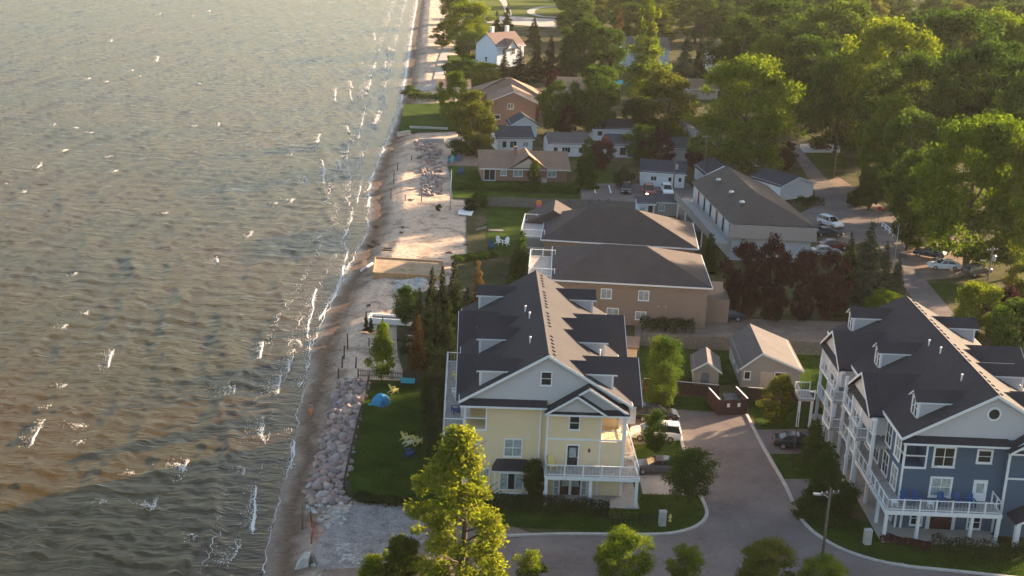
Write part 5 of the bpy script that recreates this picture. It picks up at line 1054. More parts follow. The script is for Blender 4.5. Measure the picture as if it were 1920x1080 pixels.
fence('picket_fence','grey open picket fence beside the rock wall',[(671,708),(714,710),(756,714)],0.95,WOODG,0.07,1.6,gap=0.11)
fence('board_fence','long grey board fence behind the small lawn',[(913,387),(1010,390),(1100,392),(1196,396)],1.6,WOODG)
fence('board_fence','brown retaining fence below the conifer row',[(745,640),(790,640),(860,646)],1.3,WOODD)
def wire_fence(label, pts, h=1.1):
    P = [gp(*q) for q in pts]; c = P[0].copy(); t = thing('wire_fence', label, 'fence', c); mm = MB()
    for k in range(len(P)-1):
        p, q = P[k]-c, P[k+1]-c; n = max(1,int((q-p).length/1.6))
        for i in range(n+1):
            r = p.lerp(q,i/n); MB().tube((r.x,r.y,0),(r.x,r.y,h),0.03,0.03,6).build('post', DARKM, t)
        for zz in (0.1,0.35,0.6,0.85,h-0.03): mm.tube(p+Vector((0,0,zz)),q+Vector((0,0,zz)),0.012,0.012,4)
        n = int((q-p).length/0.14)
        for i in range(n):
            r = p.lerp(q,(i+0.5)/n); mm.tube((r.x,r.y,0.08),(r.x,r.y,h-0.04),0.010,0.010,3,False)
    tag(mm.build('mesh_panel', DARKM, t), kind='stuff')
wire_fence('black metal fence along the lake edge of the lawn',[(692,716),(672,795),(655,868),(645,914),(660,936)])
wire_fence('black metal fence below the yellow house hedge',[(1130,978),(1200,982),(1240,984)],0.9)
# white guard rail by the lane
def guard(label, a, b):
    A, B = gp(*a), gp(*b); t = thing('guard_rail', label, 'railing', A); d = B-A; an = atan2(d.y,d.x); ln = d.length
    for i in range(7):
        p = d*(i/6); MB().cb((p.x,p.y,0.5),(0.14,0.14,1.0),an).build('post', WHITE, t)
    for z in (0.45,0.9): m = d/2; MB().cb((m.x,m.y,z),(ln,0.08,0.16),an).build('rail', WHITE, t)
guard('white two rail guard fence beside the lane corner',(1653,426),(1697,464))
# dumpster enclosure with two notices
A = gp(1346,780); B = gp(1400,778); e = thing('dumpster_enclosure','burgundy timber dumpster enclosure with two white notices at the street end','enclosure',A,atan2(B.y-A.y,B.x-A.x)); wd = (B-A).length
for i in range(int(wd/0.2)): MB().bx(i*0.2+0.005,i*0.2+0.19,0,0.04,0.05,1.75).build('board', WOODB, e)
for x in (0,wd-0.1): MB().bx(x,x+0.1,0.05,3.4,0.05,1.8).build('side_wall', WOODB, e); MB().bx(x-0.03,x+0.13,0.03,3.4,1.81,1.86).build('cap', WHITE, e)
for x in (0.9,2.05): MB().bx(x,x+0.3,-0.03,-0.004,0.95,1.35).build('notice', CHW, e)
dp = thing('dumpster','dark steel dumpster standing inside the burgundy enclosure','dumpster',gp(1373,766),0.05)
MB().add([(-1.0,-0.6,0.12),(1.0,-0.6,0.12),(1.0,0.6,0.12),(-1.0,0.6,0.12),(-1.0,-0.75,1.2),(1.0,-0.75,1.2),(1.0,0.7,1.4),(-1.0,0.7,1.4)],[(0,1,5,4),(1,2,6,5),(2,3,7,6),(3,0,4,7),(0,3,2,1)]).build('bin', plain('dark_green_steel',(0.03,0.04,0.04)), dp)
for s in (-1,1): MB().add([(s*0.02 if s>0 else -1.02,-0.78,1.22),(1.02 if s>0 else -0.02,-0.78,1.22),(1.02 if s>0 else -0.02,0.72,1.43),(s*0.02 if s>0 else -1.02,0.72,1.43)],[(0,1,2,3)]).build('lid', DARKM, dp)
# ---------------------------------------------------------------- poles, lamps, signs, wires
def lamp_arm(mb, z, a, ln=0.75, rise=0.25):
    p = Vector((0,0,z)); q = Vector((cos(a)*ln*0.5,sin(a)*ln*0.5,z+rise*0.8)); r = Vector((cos(a)*ln,sin(a)*ln,z+rise)); mb.tube(p,q,0.035,0.03,6); mb.tube(q,r,0.03,0.028,6); return r
def pole(label, base, hpx, arm=None, cross=True, m=None, tf=False, r=0.14, name='utility_pole', arm_z=0.8, light=METAL):
    p = gp(*base); s = sc_at(p); h = hpx/(s*cos(PITCH)); t = thing(name, label, 'pole' if name == 'utility_pole' else 'street lamp', p)
    MB().tube((0,0,-0.3),(0,0,h),r,r*0.65,10).build('shaft', m or POLE, t, True)
    if cross:
        MB().cb((0,0,h-0.5),(1.7,0.1,0.12),0.3).build('crossarm', POLE, t)
        for x in (-0.75,-0.3,0.3,0.75): MB().lathe([(0.04,0),(0.06,0.06),(0.03,0.16)],8,(x*cos(0.3),x*sin(0.3),h-0.42)).build('insulator', CHW, t)
    if tf: MB().lathe([(0.22,0),(0.25,0.05),(0.25,0.75),(0.15,0.85)],12,(0.38,0,h-2.0)).build('transformer', METAL, t)
    if arm is not None:
        mb = MB(); e_ = lamp_arm(mb,h*arm_z,arm); mb.build('lamp_arm', METAL, t); MB().cb((e_.x+0.25*cos(arm),e_.y+0.25*sin(arm),e_.z),(0.65,0.26,0.14),arm).build('lamp_head', light, t)
    return p, h
p1,h1 = pole('wooden utility pole with white street lamp at the street corner by the blue house',(1541,1050),142,pi*0.97,True,arm_z=0.86)
p2,h2 = pole('wooden utility pole with transformer and lamp behind the blue house',(1843,585),122,pi*0.97,True,tf=True,arm_z=0.75)
p3,h3 = pole('tall wooden pole beside the long apartment block',(1318,345),90,None,True)
p4,h4 = pole('wooden pole with transformer in front of the white bungalow',(1262,356),58,None,False,tf=True)
pole('leaning beach lamp pole beside the sand lot',(844,392),72,pi*0.9,False,m=METAL,r=0.1,arm_z=0.88)
pole('dark park style lamp post beside the driveway',(1485,882),112,None,False,m=DARKM,r=0.06,name='street_lamp')
pole('street lamp on the lane by the wood',(1700,470),122,pi*0.95,False,m=POLE,r=0.1,name='street_lamp')
pole('street lamp pole at the far end of the lane',(1563,335),62,pi*0.95,False,m=POLE,r=0.1,name='street_lamp')
pole('slim lamp post beside the white guard fence',(1675,505),85,None,False,m=METAL,r=0.05,name='street_lamp')
pole('far street lamp in front of the grey townhouses',(1412,125),22,pi*0.95,False,m=METAL,r=0.1,name='street_lamp')
pole('bare wooden mast beside the long apartment gallery',(1330,372),36,None,False,r=0.08)
wr_ = MB()
def wire(a, b, sag=1.0, r=0.014):
    pr = a
    for i in range(1,17):
        t = i/16; q = a.lerp(b,t)-Vector((0,0,sag*4*t*(1-t))); wr_.tube(pr,q,r,r,4,False); pr = q
wire(p1+Vector((0.4,0,h1-0.4)), Vector((50,112,9.5)), 0.6); wire(p2+Vector((0,0,h2-0.4)), Vector((p2.x+22,p2.y-18,0)), 0.2)
wire(p2+Vector((0,0,h2-0.5)), Vector((p2.x+60,p2.y+6,h2)), 1.2); wire(p3+Vector((0,0,h3-0.4)), p4+Vector((0,0,h4-0.3)), 0.5); wire(p3+Vector((0,0,h3-0.5)), Vector((p3.x+40,p3.y+70,9)), 1.2)
tag(wr_.build('overhead_wire', DARKM), 'thin overhead wires strung between the wooden poles', 'wire', kind='stuff')
def sign(label, base, hpx, kind):
    p = gp(*base); s = sc_at(p); h = hpx/(s*cos(PITCH)); t = thing('stop_sign' if kind == 'stop' else 'sign', label, 'sign', p)
    MB().tube((0,0,-0.1),(0,0,h-0.3),0.04,0.04,8).build('post', POLE, t)
    n = 8; MB().ext([(0.38*cos(pi/8+2*pi*i/n),h+0.38*sin(pi/8+2*pi*i/n)-0.35) for i in range(n)],-0.06,-0.03).build('plate', plain('sign_red',(0.45,0.03,0.03)), t)
    return t
sign('red octagonal stop sign at the lane junction',(1646,418),30,'stop')
def utility_box(label, base):
    p = gp(*base); t = thing('utility_box', label, 'utility box', p, 0.1); MB().bx(-0.3,0.3,-0.25,0.25,0,1.35).build('cabinet', CONC, t); MB().add([(-0.34,-0.29,1.35),(0.34,-0.29,1.35),(0.34,0.29,1.35),(-0.34,0.29,1.35),(0,0,1.5)],[(0,1,4),(1,2,4),(2,3,4),(3,0,4),(0,3,2,1)]).build('lid', CONC, t)
utility_box('pale utility box on the grass corner near the yellow house',(1241,985)); utility_box('pale utility box on the grass in front of the blue house',(1625,1020))
hy = thing('fire_hydrant','yellow hydrant marker beside the pale utility box','hydrant',gp(1256,978)); MB().lathe([(0.14,0),(0.14,0.1),(0.09,0.12),(0.09,0.5),(0.12,0.55),(0.06,0.7)],10).build('barrel', CHY, hy); MB().tube((-0.16,0,0.42),(0.16,0,0.42),0.05).build('outlet', CHY, hy)
# ---------------------------------------------------------------- lawn furniture
def g0(x,y,z=0.03): return gp(x,y,z)
adirondack('adirondack_chair','yellow chair nearest the brown fence on the lakeside lawn',CHY,g0(739,737),2.2,'chairs on the lawn')
adirondack('adirondack_chair','left yellow chair of the cluster by the dark hedge',CHY,g0(762,826),2.3,'chairs on the lawn')
adirondack('adirondack_chair','cream chair in the middle of the cluster by the dark hedge',plain('cream_plastic',(0.7,0.62,0.4)),g0(768,834),2.0,'chairs on the lawn')
adirondack('adirondack_chair','right yellow chair of the cluster, next to the poplar',CHY,g0(783,832),2.4,'chairs on the lawn')
adirondack('adirondack_chair','dark blue chair behind the poplar leaves',CHB,g0(768,855),2.0,'chairs on the lawn')
bn = thing('garden_bench','teal bench against the brown lawn fence','bench',g0(764,724),-0.05)
MB().bx(-0.75,0.75,-0.2,0.2,0.4,0.46).build('seat', TEALP, bn); MB().bx(-0.75,0.75,0.2,0.26,0.45,0.85).build('backrest', TEALP, bn)
for x in (-0.65,0.65): MB().bx(x-0.05,x+0.05,-0.18,0.24,0,0.4).build('leg', WOODD, bn)
tn = thing('dome_tent','small bright blue dome tent on the lakeside lawn','tent',g0(714,757),0.3)
tv = MB(); rings = [(0.95,0.0),(0.92,0.25),(0.8,0.6),(0.55,0.92),(0.2,1.1)]; n = 16; vs_ = []
for r,z in rings:
    for i in range(n):
        a = 2*pi*i/n; q = r*(1+0.10*cos(4*a)); vs_.append((q*cos(a),q*sin(a),z))
vs_.append((0,0,1.12)); tv.add(vs_,[(k*n+i,k*n+(i+1)%n,(k+1)*n+(i+1)%n,(k+1)*n+i) for k in range(4) for i in range(n)]+[(4*n+i,4*n+(i+1)%n,5*n) for i in range(n)])
tv.build('canopy', plain('tent_blue',(0.015,0.22,0.42)), tn, True); MB().add([(-1.35,-0.3,0.02),(-0.85,-0.35,0.03),(-0.85,0.35,0.03),(-1.35,0.3,0.02)],[(0,1,2,3)]).build('groundsheet', TEALP, tn); MB().ext([(-0.3,0.03),(0.3,0.03),(0.0,0.75)],-0.97,-0.9).build('door_flap', plain('tent_blue_dark',(0.01,0.12,0.28)), tn)
def local(h, x, y, z): return h.matrix_basis @ Vector((x,y,z))
def mrz(h): return h.rotation_euler.z
YH.rotation_mode = BH.rotation_mode = 'XYZ'
def onh(h, x, y, z):
    a = h.rotation_euler.z; return Vector((h.location.x+x*cos(a)-y*sin(a), h.location.y+x*sin(a)+y*cos(a), z))
for x,lb in ((-6.9,'leftmost blue chair on the blue house deck'),(-5.9,'second blue chair from the left on the blue house deck'),(-3.7,'blue chair left of the deck window on the blue house'),(-2.3,'blue chair under the deck window on the blue house'),(-1.2,'rightmost blue chair beside the white deck door')):
    adirondack('adirondack_chair',lb,CHB,onh(BH,x,-0.7,2.89),pi*0.02,'blue deck chairs')
def stool(label, pos):
    t = thing('side_table', label, 'table', pos); MB().bx(-0.25,0.25,-0.25,0.25,0.42,0.46).build('top', CHW, t)
    for x in (-0.2,0.2):
        for y in (-0.2,0.2): MB().bx(x-0.03,x+0.03,y-0.03,y+0.03,0,0.42).build('leg', CHW, t)
stool('white side table at the left end of the blue house deck',onh(BH,-7.9,-1.2,2.89)); stool('white side table between blue chairs on the deck',onh(BH,-4.8,-1.2,2.89))
adirondack('adirondack_chair','yellow chair on the yellow house front deck',CHY,onh(YH,0.8,-1.0,2.89),0.4,'deck chairs of the yellow house'); adirondack('adirondack_chair','white chair on the sunny side deck of the yellow house',CHW,onh(YH,7.7,1.2,2.89),-1.2,'deck chairs of the yellow house')
adirondack('adirondack_chair','yellow chair on the lake balcony of the yellow house',CHY,onh(YH,-7.9,13.5,5.62),-1.2,'balcony chairs'); adirondack('adirondack_chair','blue chair on the lake balcony of the yellow house',CHB,onh(YH,-7.9,4.6,5.62),-1.2,'balcony chairs'); adirondack('adirondack_chair','white chair on the lake balcony of the yellow house',CHW,onh(YH,-7.9,9.0,5.62),-1.2,'balcony chairs')
adirondack('adirondack_chair','yellow chair on a blue house gallery',CHY,onh(BH,-8.0,13.8,2.9),-1.3)
for x,y,c_,lb in ((984,388,TEALP,'teal chair against the long grey fence'),(1125,388,CHB,'first blue chair behind the brick block ridge'),(1138,388,CHB,'second blue chair behind the brick block ridge'),(1108,388,CHB,'blue chair left of the pair behind the ridge'),(922,466,CHB,'blue chair at the corner of the small lawn'),(936,458,CHW,'white chair on the small lawn'),(948,460,CHW,'second white chair on the small lawn'),(857,303,CHB,'blue chair on the beach patio nearest the willow'),(863,328,CHB,'blue lounge chair on the beach patio near the lamp pole'),(845,306,TEALP,'teal chair on the beach patio')):
    adirondack('adirondack_chair',lb,c_,g0(x,y),random.uniform(-0.6,0.6),None,1.25 if y<345 else 1.1)
sl_ = thing('toy_slide','orange and pink plastic toy slide on the small lawn','toy',g0(1010,393),0.2)
MB().add([(-0.45,-0.3,0.9),(0.45,-0.3,0.9),(0.45,0.3,0.9),(-0.45,0.3,0.9),(-0.35,-0.25,1.5),(0.35,-0.25,1.5),(0.35,0.25,1.5),(-0.35,0.25,1.5)],[(0,1,5,4),(1,2,6,5),(2,3,7,6),(3,0,4,7),(4,5,6,7),(0,3,2,1)]).build('hood', ORANGE, sl_); MB().extx([(-0.3,0.9),(-1.3,0.1),(-1.3,0.02),(-0.2,0.02),(0.3,0.02),(0.3,0.9)],-0.35,0.35).build('chute', PINK, sl_)
um = thing('patio_umbrella','open teal patio umbrella among the trees above the cottages','umbrella',gp(1163,170)); MB().tube((0,0,0),(0,0,2.6),0.04).build('pole', METAL, um)
MB().add([(2.2*cos(i*pi/4),2.2*sin(i*pi/4),2.1) for i in range(8)]+[(0,0,2.75)],[(i,(i+1)%8,8) for i in range(8)]).build('canopy', TEALP, um)
# ---------------------------------------------------------------- beach things
def rock(seed, n=10):
    rs = random.Random(seed); mb = MB(); vs = []; rg = 6
    sx,sy,sz = rs.uniform(0.75,1.2),rs.uniform(0.75,1.2),rs.uniform(0.55,0.85); off = Vector((rs.random()*50,rs.random()*50,0))
    for k in range(1,rg):
        th = pi*k/rg
        for i in range(n):
            a = 2*pi*i/n; d = Vector((sin(th)*cos(a),sin(th)*sin(a),cos(th))); q = 1+0.38*mnoise.noise(d*1.1+off)+0.15*mnoise.noise(d*2.4+off); vs.append((d.x*q*sx,d.y*q*sy,d.z*q*sz))
    vs += [(0,0,sz),(0,0,-sz)]; m_ = (rg-1)*n; fs = [(k*n+i,(k+1)*n+i,(k+1)*n+(i+1)%n,k*n+(i+1)%n) for k in range(rg-2) for i in range(n)]
    fs += [(m_,i,(i+1)%n) for i in range(n)]+[(m_+1,(rg-2)*n+(i+1)%n,(rg-2)*n+i) for i in range(n)]
    return mb.add(vs,fs)
def stone_material(name, cols):
    m, N, L, P = nodes_of(name); P.inputs['Roughness'].default_value = 0.85; P.inputs['Specular IOR Level'].default_value = 0.25
    oi = N.new('ShaderNodeObjectInfo'); tc = N.new('ShaderNodeTexCoord'); nz = noise_n(N,L,tc.outputs['Object'],2.5,5); r = ramp(N,L,oi.outputs['Random'],[(i/(len(cols)-1),c) for i,c in enumerate(cols)])
    h = N.new('ShaderNodeVectorMath'); h.operation = 'SCALE'; L.new(r.outputs['Color'], h.inputs[0]); ma = N.new('ShaderNodeMath'); ma.operation = 'MULTIPLY_ADD'; L.new(nz.outputs['Fac'], ma.inputs[0]); ma.inputs[1].default_value = 0.7; ma.inputs[2].default_value = 0.65; L.new(ma.outputs[0], h.inputs['Scale']); L.new(h.outputs['Vector'], P.inputs['Base Color'])
    b = N.new('ShaderNodeBump'); b.inputs['Strength'].default_value = 0.5; L.new(nz.outputs['Fac'], b.inputs['Height']); L.new(b.outputs['Normal'], P.inputs['Normal']); return m
STONE = stone_material('boulder_stone', [(0.17,0.135,0.13),(0.40,0.28,0.24),(0.24,0.20,0.19),(0.48,0.37,0.31),(0.29,0.175,0.155),(0.40,0.35,0.33),(0.18,0.15,0.155),(0.50,0.37,0.27)])
STONEP = stone_material('pale_stone', [(0.42,0.41,0.40),(0.52,0.50,0.48),(0.36,0.35,0.35),(0.48,0.44,0.40)])
RK = [rock(s).data('boulder', STONE, True) for s in range(9)]; RKP = [rock(s+20).data('boulder', STONEP, True) for s in range(6)]
def revet(label, quads, n, r0, r1, meshes, sep=0.8, dark=False):
    # quads: list of (left px, right px) rows down the slope, far to near
    c = bp(*quads[0][0]); t = thing('rock_revetment', label, 'rock wall', c); placed = []; tries = 0
    Ls = [bp(*q[0]) for q in quads]; Rs = [bp(*q[1]) for q in quads]
    while len(placed) < n and tries < n*40:
        tries += 1; k = random.random()*(len(quads)-1); i = int(k); f = k-i
        a = Ls[i].lerp(Ls[i+1],f); b = Rs[i].lerp(Rs[i+1],f); p = a.lerp(b,random.random()); r = random.uniform(r0,r1)
        if any((p.x-q[0])**2+(p.y-q[1])**2 < ((r+q[2])*sep*0.62)**2 for q in placed): continue
        placed.append((p.x,p.y,r)); o = link('boulder', random.choice(meshes), t, (p.x-c.x,p.y-c.y,beach_z(p.x,p.y)-c.z+r*0.28)); s = r; o.scale = (s*random.uniform(0.85,1.2),s*random.uniform(0.85,1.15),s*random.uniform(0.8,1.1)); o.rotation_euler = (random.uniform(-0.4,0.4),random.uniform(-0.4,0.4),random.random()*6.28)
    return t
revet('wall of large rounded pink and grey boulders along the lakeside lawn',[((634,712),(690,716)),((618,770),(676,780)),((606,820),(664,835)),((590,870),(652,885)),((575,925),(650,925)),((572,952),(662,945))],300,0.17,0.52,RK)
revet('scattered pale stones at the foot of the boulder wall',[((575,950),(668,948)),((590,968),(650,965)),((612,995),(640,990))],40,0.10,0.3,RKP)
revet('pale angular rubble along the near end of the gravel lot',[((606,1026),(700,1022)),((596,1040),(695,1042)),((584,1062),(690,1062))],300,0.09,0.2,RKP,0.75)
revet('grey rock slope at the beach side of the tan bungalow',[((778,264),(800,262)),((782,285),(826,280)),((790,310),(828,310)),((790,345),(826,345)),((795,368),(824,366))],260,0.28,0.55,RK,0.8)
revet('small rocks behind the timber planter by the conifers',[((745,530),(800,520)),((740,548),(790,545))],45,0.25,0.6,RKP,0.9)
gs = MB(); pr_ = rock(77,6)
for i in range(1500):
    k = random.random(); p = gp(612+random.random()*175, 955+random.random()*105, 0.04)
    if p.x - float(shore_x(p.y)) < 5.2 + 0.8*bump2(p.x,p.y,0.5): continue
    s = random.uniform(0.025,0.075)*(2.2 if random.random() < 0.03 else 1); a = random.random()*6.28
    gs.add([(p.x+s*cos(a),p.y+s*sin(a),p.z),(p.x+s*cos(a+2.1),p.y+s*sin(a+2.1),p.z),(p.x+s*cos(a+4.2),p.y+s*sin(a+4.2),p.z),(p.x,p.y,p.z+s*1.1)],[(0,1,3),(1,2,3),(2,0,3)])
tag(gs.build('gravel', mat('gravel_chips',(0.38,0.37,0.37),0.9,0.4,2)), 'loose grey gravel chips on the lot by the beach', 'gravel', kind='stuff')
db = MB()
for i in range(900):
    x, y = random.uniform(520,905), random.uniform(260,1060); q = bp(x,y); d_ = q.x-float(shore_x(q.y))
    if d_ < 1.2 or d_ > 17 or (d_ > 6 and y > 640) or bump2(q.x,q.y,0.3) < -0.05: continue
    a = random.random()*3.1; ln = random.uniform(0.05,0.28)*(1+(700-y)/900); db.tube((q.x-ln*cos(a),q.y-ln*sin(a),q.z+0.03),(q.x+ln*cos(a),q.y+ln*sin(a),q.z+0.04),0.03,0.015,4,False)
tag(db.build('beach_debris', WOODD), 'small sticks and wrack strewn over the sand', 'debris', kind='stuff')
# timber planter (raised bed) on the sand
A,B,C_,D_ = (gp(x,y,0.5) for x,y in ((704,482),(832,490),(830,518),(700,511)))
pl = thing('timber_planter','long warm timber retaining box holding weedy sand on the beach','planter',(A.x,A.y,0.0))
for p,q in ((A,B),(B,C_),(C_,D_),(D_,A)):
    m_ = (p+q)/2-A; d = q-p
    for k in range(4): MB().cb((m_.x,m_.y,-0.62+0.3*k+0.15+0.0),(d.length+0.1,0.12,0.28),atan2(d.y,d.x)).build('plank', WOODO, pl)
MB().add([(p.x-A.x,p.y-A.y,0.38) for p in (A,B,C_,D_)],[(0,3,2,1)]).build('soil', ground_material('weedy_sand',[(0.34,(0.13,0.13,0.05)),(0.48,(0.33,0.25,0.17)),(0.64,(0.42,0.33,0.25))],0.8,3.0), pl)
gp_ = thing('outfall_pipe','white corrugated pipe running from the timber box to the water','pipe',bp(698,496)); q = bp(677,510)-bp(698,496); 
for i in range(9): MB().tube(q*(i/9)+Vector((0,0,0.2)),q*((i+0.9)/9)+Vector((0,0,0.2)),0.16,0.19,10).build('pipe_ring', CHW, gp_)
tp = thing('tarp','pale sheet lying at the edge of the sand lot','tarp',gp(873,398,0.02)); P_ = [gp(x,y,0.1)-gp(873,398,0.02) for x,y in ((861,393),(888,395),(884,404),(858,401))]; P2 = [v+Vector((0,0,-0.09)) for v in P_]; MB().add(P_+P2,[(0,3,2,1),(0,1,5,4),(1,2,6,5),(2,3,7,6),(3,0,4,7)]).build('sheet', CHW, tp)
st = thing('beach_steps','grey wooden steps from the small lawn to the sand','stairs',gp(912,432),0.0)
for i in range(5): MB().bx(-1.6+i*0.32,-1.28+i*0.32,-0.7,0.7,0.02+0.1*i,0.1+0.1*i).build('tread', WOODG, st)
for y in (-0.75,0.75): MB().tube((-1.6,y,0.9),(0.2,y,1.4),0.04).build('handrail', WOODG, st)
MB().bx(0.3,2.6,-0.6,0.6,0.02,0.14).build('boardwalk', WOODG, st)
wt = thing('planter_trough','white masonry trough with a dark water surface on the beach','planter',gp(732,604),-0.06)
for b_ in ((-2.6,2.6,-1.0,-0.75,0,0.7),(-2.6,2.6,0.75,1.0,0,0.7),(-2.6,-2.35,-0.75,0.75,0,0.7),(2.35,2.6,-0.75,0.75,0,0.7)): MB().bx(*b_).build('wall', CHW, wt)
MB().bx(-2.35,2.35,-0.75,0.75,0.05,0.45).build('basin', glassm('basin_water',(0.05,0.07,0.09),0.15), wt)
cb_ = thing('storage_cabinet','white slatted cabinet beside the thin faded conifer','cabinet',gp(771,648),0.05); MB().bx(-0.55,0.55,-0.4,0.4,0,1.15).build('box', CHW, cb_)
for i in range(6): MB().bx(-0.5,0.5,-0.43,-0.402,0.08+i*0.18,0.2+i*0.18).build('slat', CHW, cb_)
bk = thing('concrete_block','wedge shaped concrete block at the water end of the rubble','block',bp(572,1058),0.0); MB().add([(-0.75,-0.6,-0.2),(0.35,-0.6,-0.2),(0.35,0.9,-0.2),(-0.75,0.9,-0.2),(-0.1,-0.5,0.75),(0.35,-0.5,0.75),(0.35,0.7,0.75),(-0.1,0.7,0.75)],[(0,1,5,4),(1,2,6,5),(2,3,7,6),(3,0,4,7),(4,5,6,7)]).build('block', CONC, bk)
of = thing('snow_fence','strip of orange plastic fence netting standing on the sand','fence',bp(583,980)); Q_ = [bp(x,y) - bp(583,980) for x,y in ((582,978),(584,990),(587,1002),(583,1020))]
for k in range(3): MB().add([Q_[k],Q_[k+1],Q_[k+1]+Vector((0.05,0,0.9)),Q_[k]+Vector((0.05,0,0.9))],[(0,1,2,3)]).build('netting', mat('orange_netting',(0.5,0.12,0.05),0.8,0.2,4), of)
for k in range(4): MB().tube(Q_[k],Q_[k]+Vector((0,0,1.2)),0.03).build('stake', WOODD, of)
pl_ = thing('driftwood_post','leaning timber post standing in the sand by the boulders','post',bp(566,993)); MB().tube((0,0,-0.3),(0.05,0.1,2.3),0.11,0.09,8).build('shaft', POLE, pl_)
POSTS = [(652,655,46),(645,672,40),(641,690,36),(634,710,32),(692,650,26),(745,320,22),(772,300,14),(738,345,40),(733,372,32),(760,376,18),(790,378,18),(667,690,34)]
for i,(x,y,hp) in enumerate(POSTS):
    p = bp(x,y); o = thing('beach_post','weathered post standing in the sand along the water side','post',p,0,'posts along the beach'); MB().tube((0,0,-0.3),(random.uniform(-0.08,0.08),0,0.62*hp/sc_at(p)/cos(PITCH)),0.09,0.08,7).build('shaft', WOODD, o)
fp = thing('fire_pit_frame','small dark rectangular frame lying on the sand lot','frame',gp(726,468,0.0)); 
for b_ in ((-0.7,0.7,-0.6,-0.5,0,0.15),(-0.7,0.7,0.5,0.6,0,0.15),(-0.7,-0.6,-0.5,0.5,0,0.15),(0.6,0.7,-0.5,0.5,0,0.15)): MB().bx(*b_).build('timber', WOODD, fp)
for i,(x,y) in enumerate(((703,426),(700,454),(694,464),(705,460),(752,438),(754,428),(842,475),(874,460),(770,376),(690,575))):
    p = bp(x,y); o = thing('driftwood','dark clump of driftwood lying on the pale sand','driftwood',p,random.random()*3,'driftwood on the sand'); m_ = MB()
    for k in range(5): a = random.random()*3.1; ln = random.uniform(0.3,0.8); m_.tube((-ln*cos(a),-ln*sin(a),0.04+0.05*k),(ln*cos(a),ln*sin(a),0.06+0.06*k),0.06,0.03,5)
    tag(m_.build('branches', WOODD, o), kind='stuff')
for nm,lb,pts,h_ in (('seawall','grey block sea wall below the seaside lawn',((746,256),(768,252)),1.0),('seawall','long grey retaining wall beside the rocks under the willow',((786,268),(832,268)),1.1),('seawall','low block wall dividing the seaside lawns',((768,240),(840,243)),0.5)):
    a, b = gp(*pts[0]), gp(*pts[1]); d = b-a; t = thing(nm,lb,'wall',a,atan2(d.y,d.x)); n = max(3,int(d.length/1.1))
    for i in range(n):
        for k in range(max(1,int(h_/0.45))): MB().bx(d.length*i/n+0.015,d.length*(i+1)/n-0.015,-0.3+random.uniform(-0.02,0.02),0.3,0.45*k,0.45*k+0.43).build('block', CONC, t)
# person at the water's edge
def person(label, pos, rz):
    t = thing('person', label, 'person', pos, rz)
    J = {'pel':(0,0,0.92),'sp':(0,-0.01,1.12),'ch':(0,0,1.34),'nk':(0,0.0,1.48),'hd':(0,0.02,1.60),'tp':(0,0.015,1.70),'sl':(-0.18,0,1.40),'el':(-0.26,0.02,1.13),'wl':(-0.26,0.10,0.90),'hl':(-0.25,0.13,0.80),'sr':(0.18,0,1.40),'er':(0.27,0.0,1.13),'wr':(0.30,0.08,0.90),'hr':(0.30,0.11,0.80),'kl':(-0.12,0.06,0.50),'al':(-0.13,-0.02,0.08),'fl':(-0.14,0.14,0.03),'kr':(0.11,0.02,0.50),'ar':(0.12,-0.10,0.08),'fr':(0.13,0.07,0.03),'pl':(-0.09,0,0.86),'pr':(0.09,0,0.86)}
    R_ = {'pel':0.14,'sp':0.13,'ch':0.155,'nk':0.055,'hd':0.10,'tp':0.07,'sl':0.065,'el':0.045,'wl':0.034,'hl':0.04,'sr':0.065,'er':0.045,'wr':0.034,'hr':0.04,'kl':0.06,'al':0.042,'fl':0.035,'kr':0.06,'ar':0.042,'fr':0.035,'pl':0.095,'pr':0.095}
    E_ = [('pel','sp'),('sp','ch'),('ch','nk'),('nk','hd'),('hd','tp'),('ch','sl'),('sl','el'),('el','wl'),('wl','hl'),('ch','sr'),('sr','er'),('er','wr'),('wr','hr'),('pel','pl'),('pl','kl'),('kl','al'),('al','fl'),('pel','pr'),('pr','kr'),('kr','ar'),('ar','fr')]
    def skin(name, keys, edges, m, grow=0.0):
        me = bpy.data.meshes.new(name); ix = {k:i for i,k in enumerate(keys)}; me.from_pydata([J[k] for k in keys],[(ix[a],ix[b]) for a,b in edges],[]); me.materials.append(m); o = link(name, me, t)
        md = o.modifiers.new('s','SKIN'); lay = me.skin_vertices[0].data
        for k,i in ix.items(): lay[i].radius = (R_[k]+grow,)*2; lay[i].use_root = (i == 0)
        o.modifiers.new('u','SUBSURF').levels = 1; o.modifiers['u'].render_levels = 2; return o
    skin('body', list(J), E_, plain('skin',(0.36,0.20,0.14)))
    skin('shirt', ['sp','ch','sl','sr'], [('sp','ch'),('ch','sl'),('ch','sr')], plain('blue_cotton',(0.06,0.12,0.32)), 0.018)
    skin('shorts', ['pel','pl','kl','pr','kr'], [('pel','pl'),('pl','kl'),('pel','pr'),('pr','kr')], plain('orange_cotton',(0.65,0.20,0.04)), 0.022)
    MB().lathe([(0.115,-0.02),(0.12,0.05),(0.09,0.11),(0.02,0.135)],12,(0,0.0,1.62)).build('hair', plain('red_cap',(0.12,0.03,0.03)), t, True)
person('person in blue top and orange shorts standing on the wet sand at the water',bp(583,784),2.6)
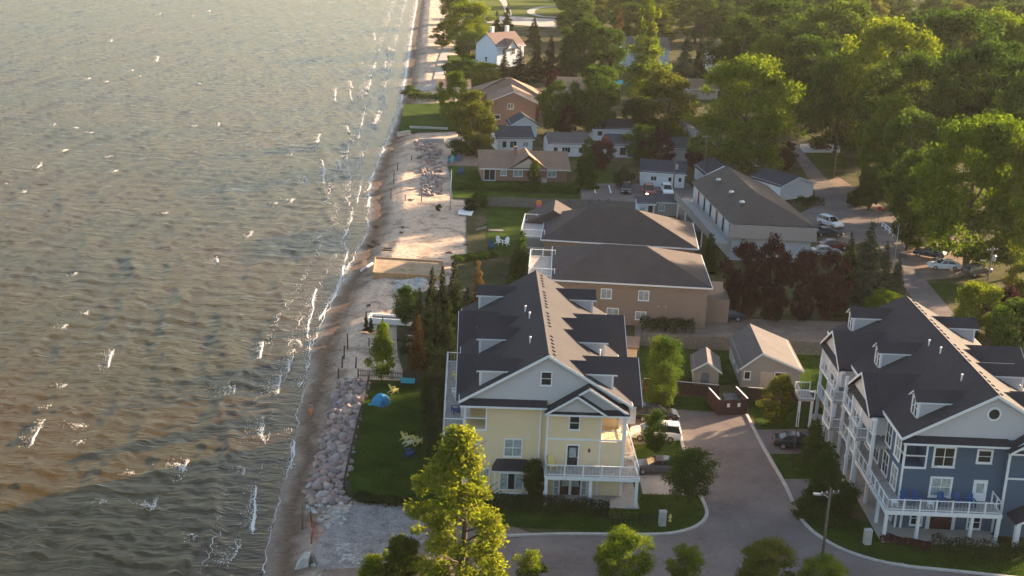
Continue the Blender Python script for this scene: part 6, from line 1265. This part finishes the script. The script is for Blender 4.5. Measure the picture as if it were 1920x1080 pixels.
# townhouses among the trees
house('townhouse','pale blue grey townhouse behind the tall pine',(1168,130),(1252,133),0.0,10,6.0,9.0,'gx',SIDBL,ROOFG,[(0.2,3.6,1.2,1.4),(0.7,3.6,1.2,1.4)],0.4,cat='house')
house('townhouse','blue grey gabled townhouse between spruces and oak',(1330,138),(1358,139),0.0,10,6.5,9.2,'gy',SIDBL,ROOFG,[(0.5,3.6,1.0,2.0,1,2,GLASS)],0.4,cat='house')
house('townhouse','low brown roofed house behind the reddish tree',(1050,185),(1092,186),0.0,9,2.8,4.8,'gx',SIDT,ROOFT,[],0.4,cat='house')
house('beach_house','low pinkish beach house with flat pitched roof behind the leafy tree',(820,182),(880,184),0.0,8,2.7,3.8,'gx',STUCCO,ROOFT,[(0.2,0.9,1.2,0.9)],0.4,cat='house')
house('cottage','teal roofed cottage in the shade of the huge oak',(1392,312),(1452,313),0.0,6,2.4,3.8,'gx',SIDW,courses('teal_metal',(0.03,0.09,0.10),0.3,0.1),[],0.3,cat='cottage')
house('townhouse','brown roofed house half hidden right of the broad olive tree',(1290,186),(1345,187),0.0,9,2.8,4.6,'gx',STUCCO,ROOFT,[],0.4,cat='house')
for x in (2.6,8.6): MB().bx(x-0.45,x+0.45,4.4,5.3,7.5,11.0).build('chimney', SIDW, wh)
sdn = thing('storm_drain','dark storm drain grate set at the kerb in front of the blue house','drain',gp(1682,1058,0.05),-0.1)
MB().bx(-0.55,0.55,-0.3,0.3,-0.01,0.015).build('frame', CONC, sdn)
for i in range(7): MB().bx(-0.48+i*0.14,-0.40+i*0.14,-0.25,0.25,0.016,0.035).build('bar', DARKM, sdn)
# ---------------------------------------------------------------- evening haze
hz = MB().bx(-460,700,-10,980,-6.5,54.5).build('haze', None)
hm = bpy.data.materials.new('haze_air'); hm.use_nodes = True; hN = hm.node_tree.nodes; hN.remove(hN['Principled BSDF'])
pv = hN.new('ShaderNodeVolumePrincipled'); pv.inputs['Color'].default_value = (0.92,0.90,0.86,1); pv.inputs['Density'].default_value = 0.00005; pv.inputs['Anisotropy'].default_value = 0.15
hm.node_tree.links.new(pv.outputs[0], hN['Material Output'].inputs['Volume']); hz.data.materials.append(hm)
tag(hz, 'thin warm evening haze filling the air over the shore', 'haze', kind='stuff')

#--END--
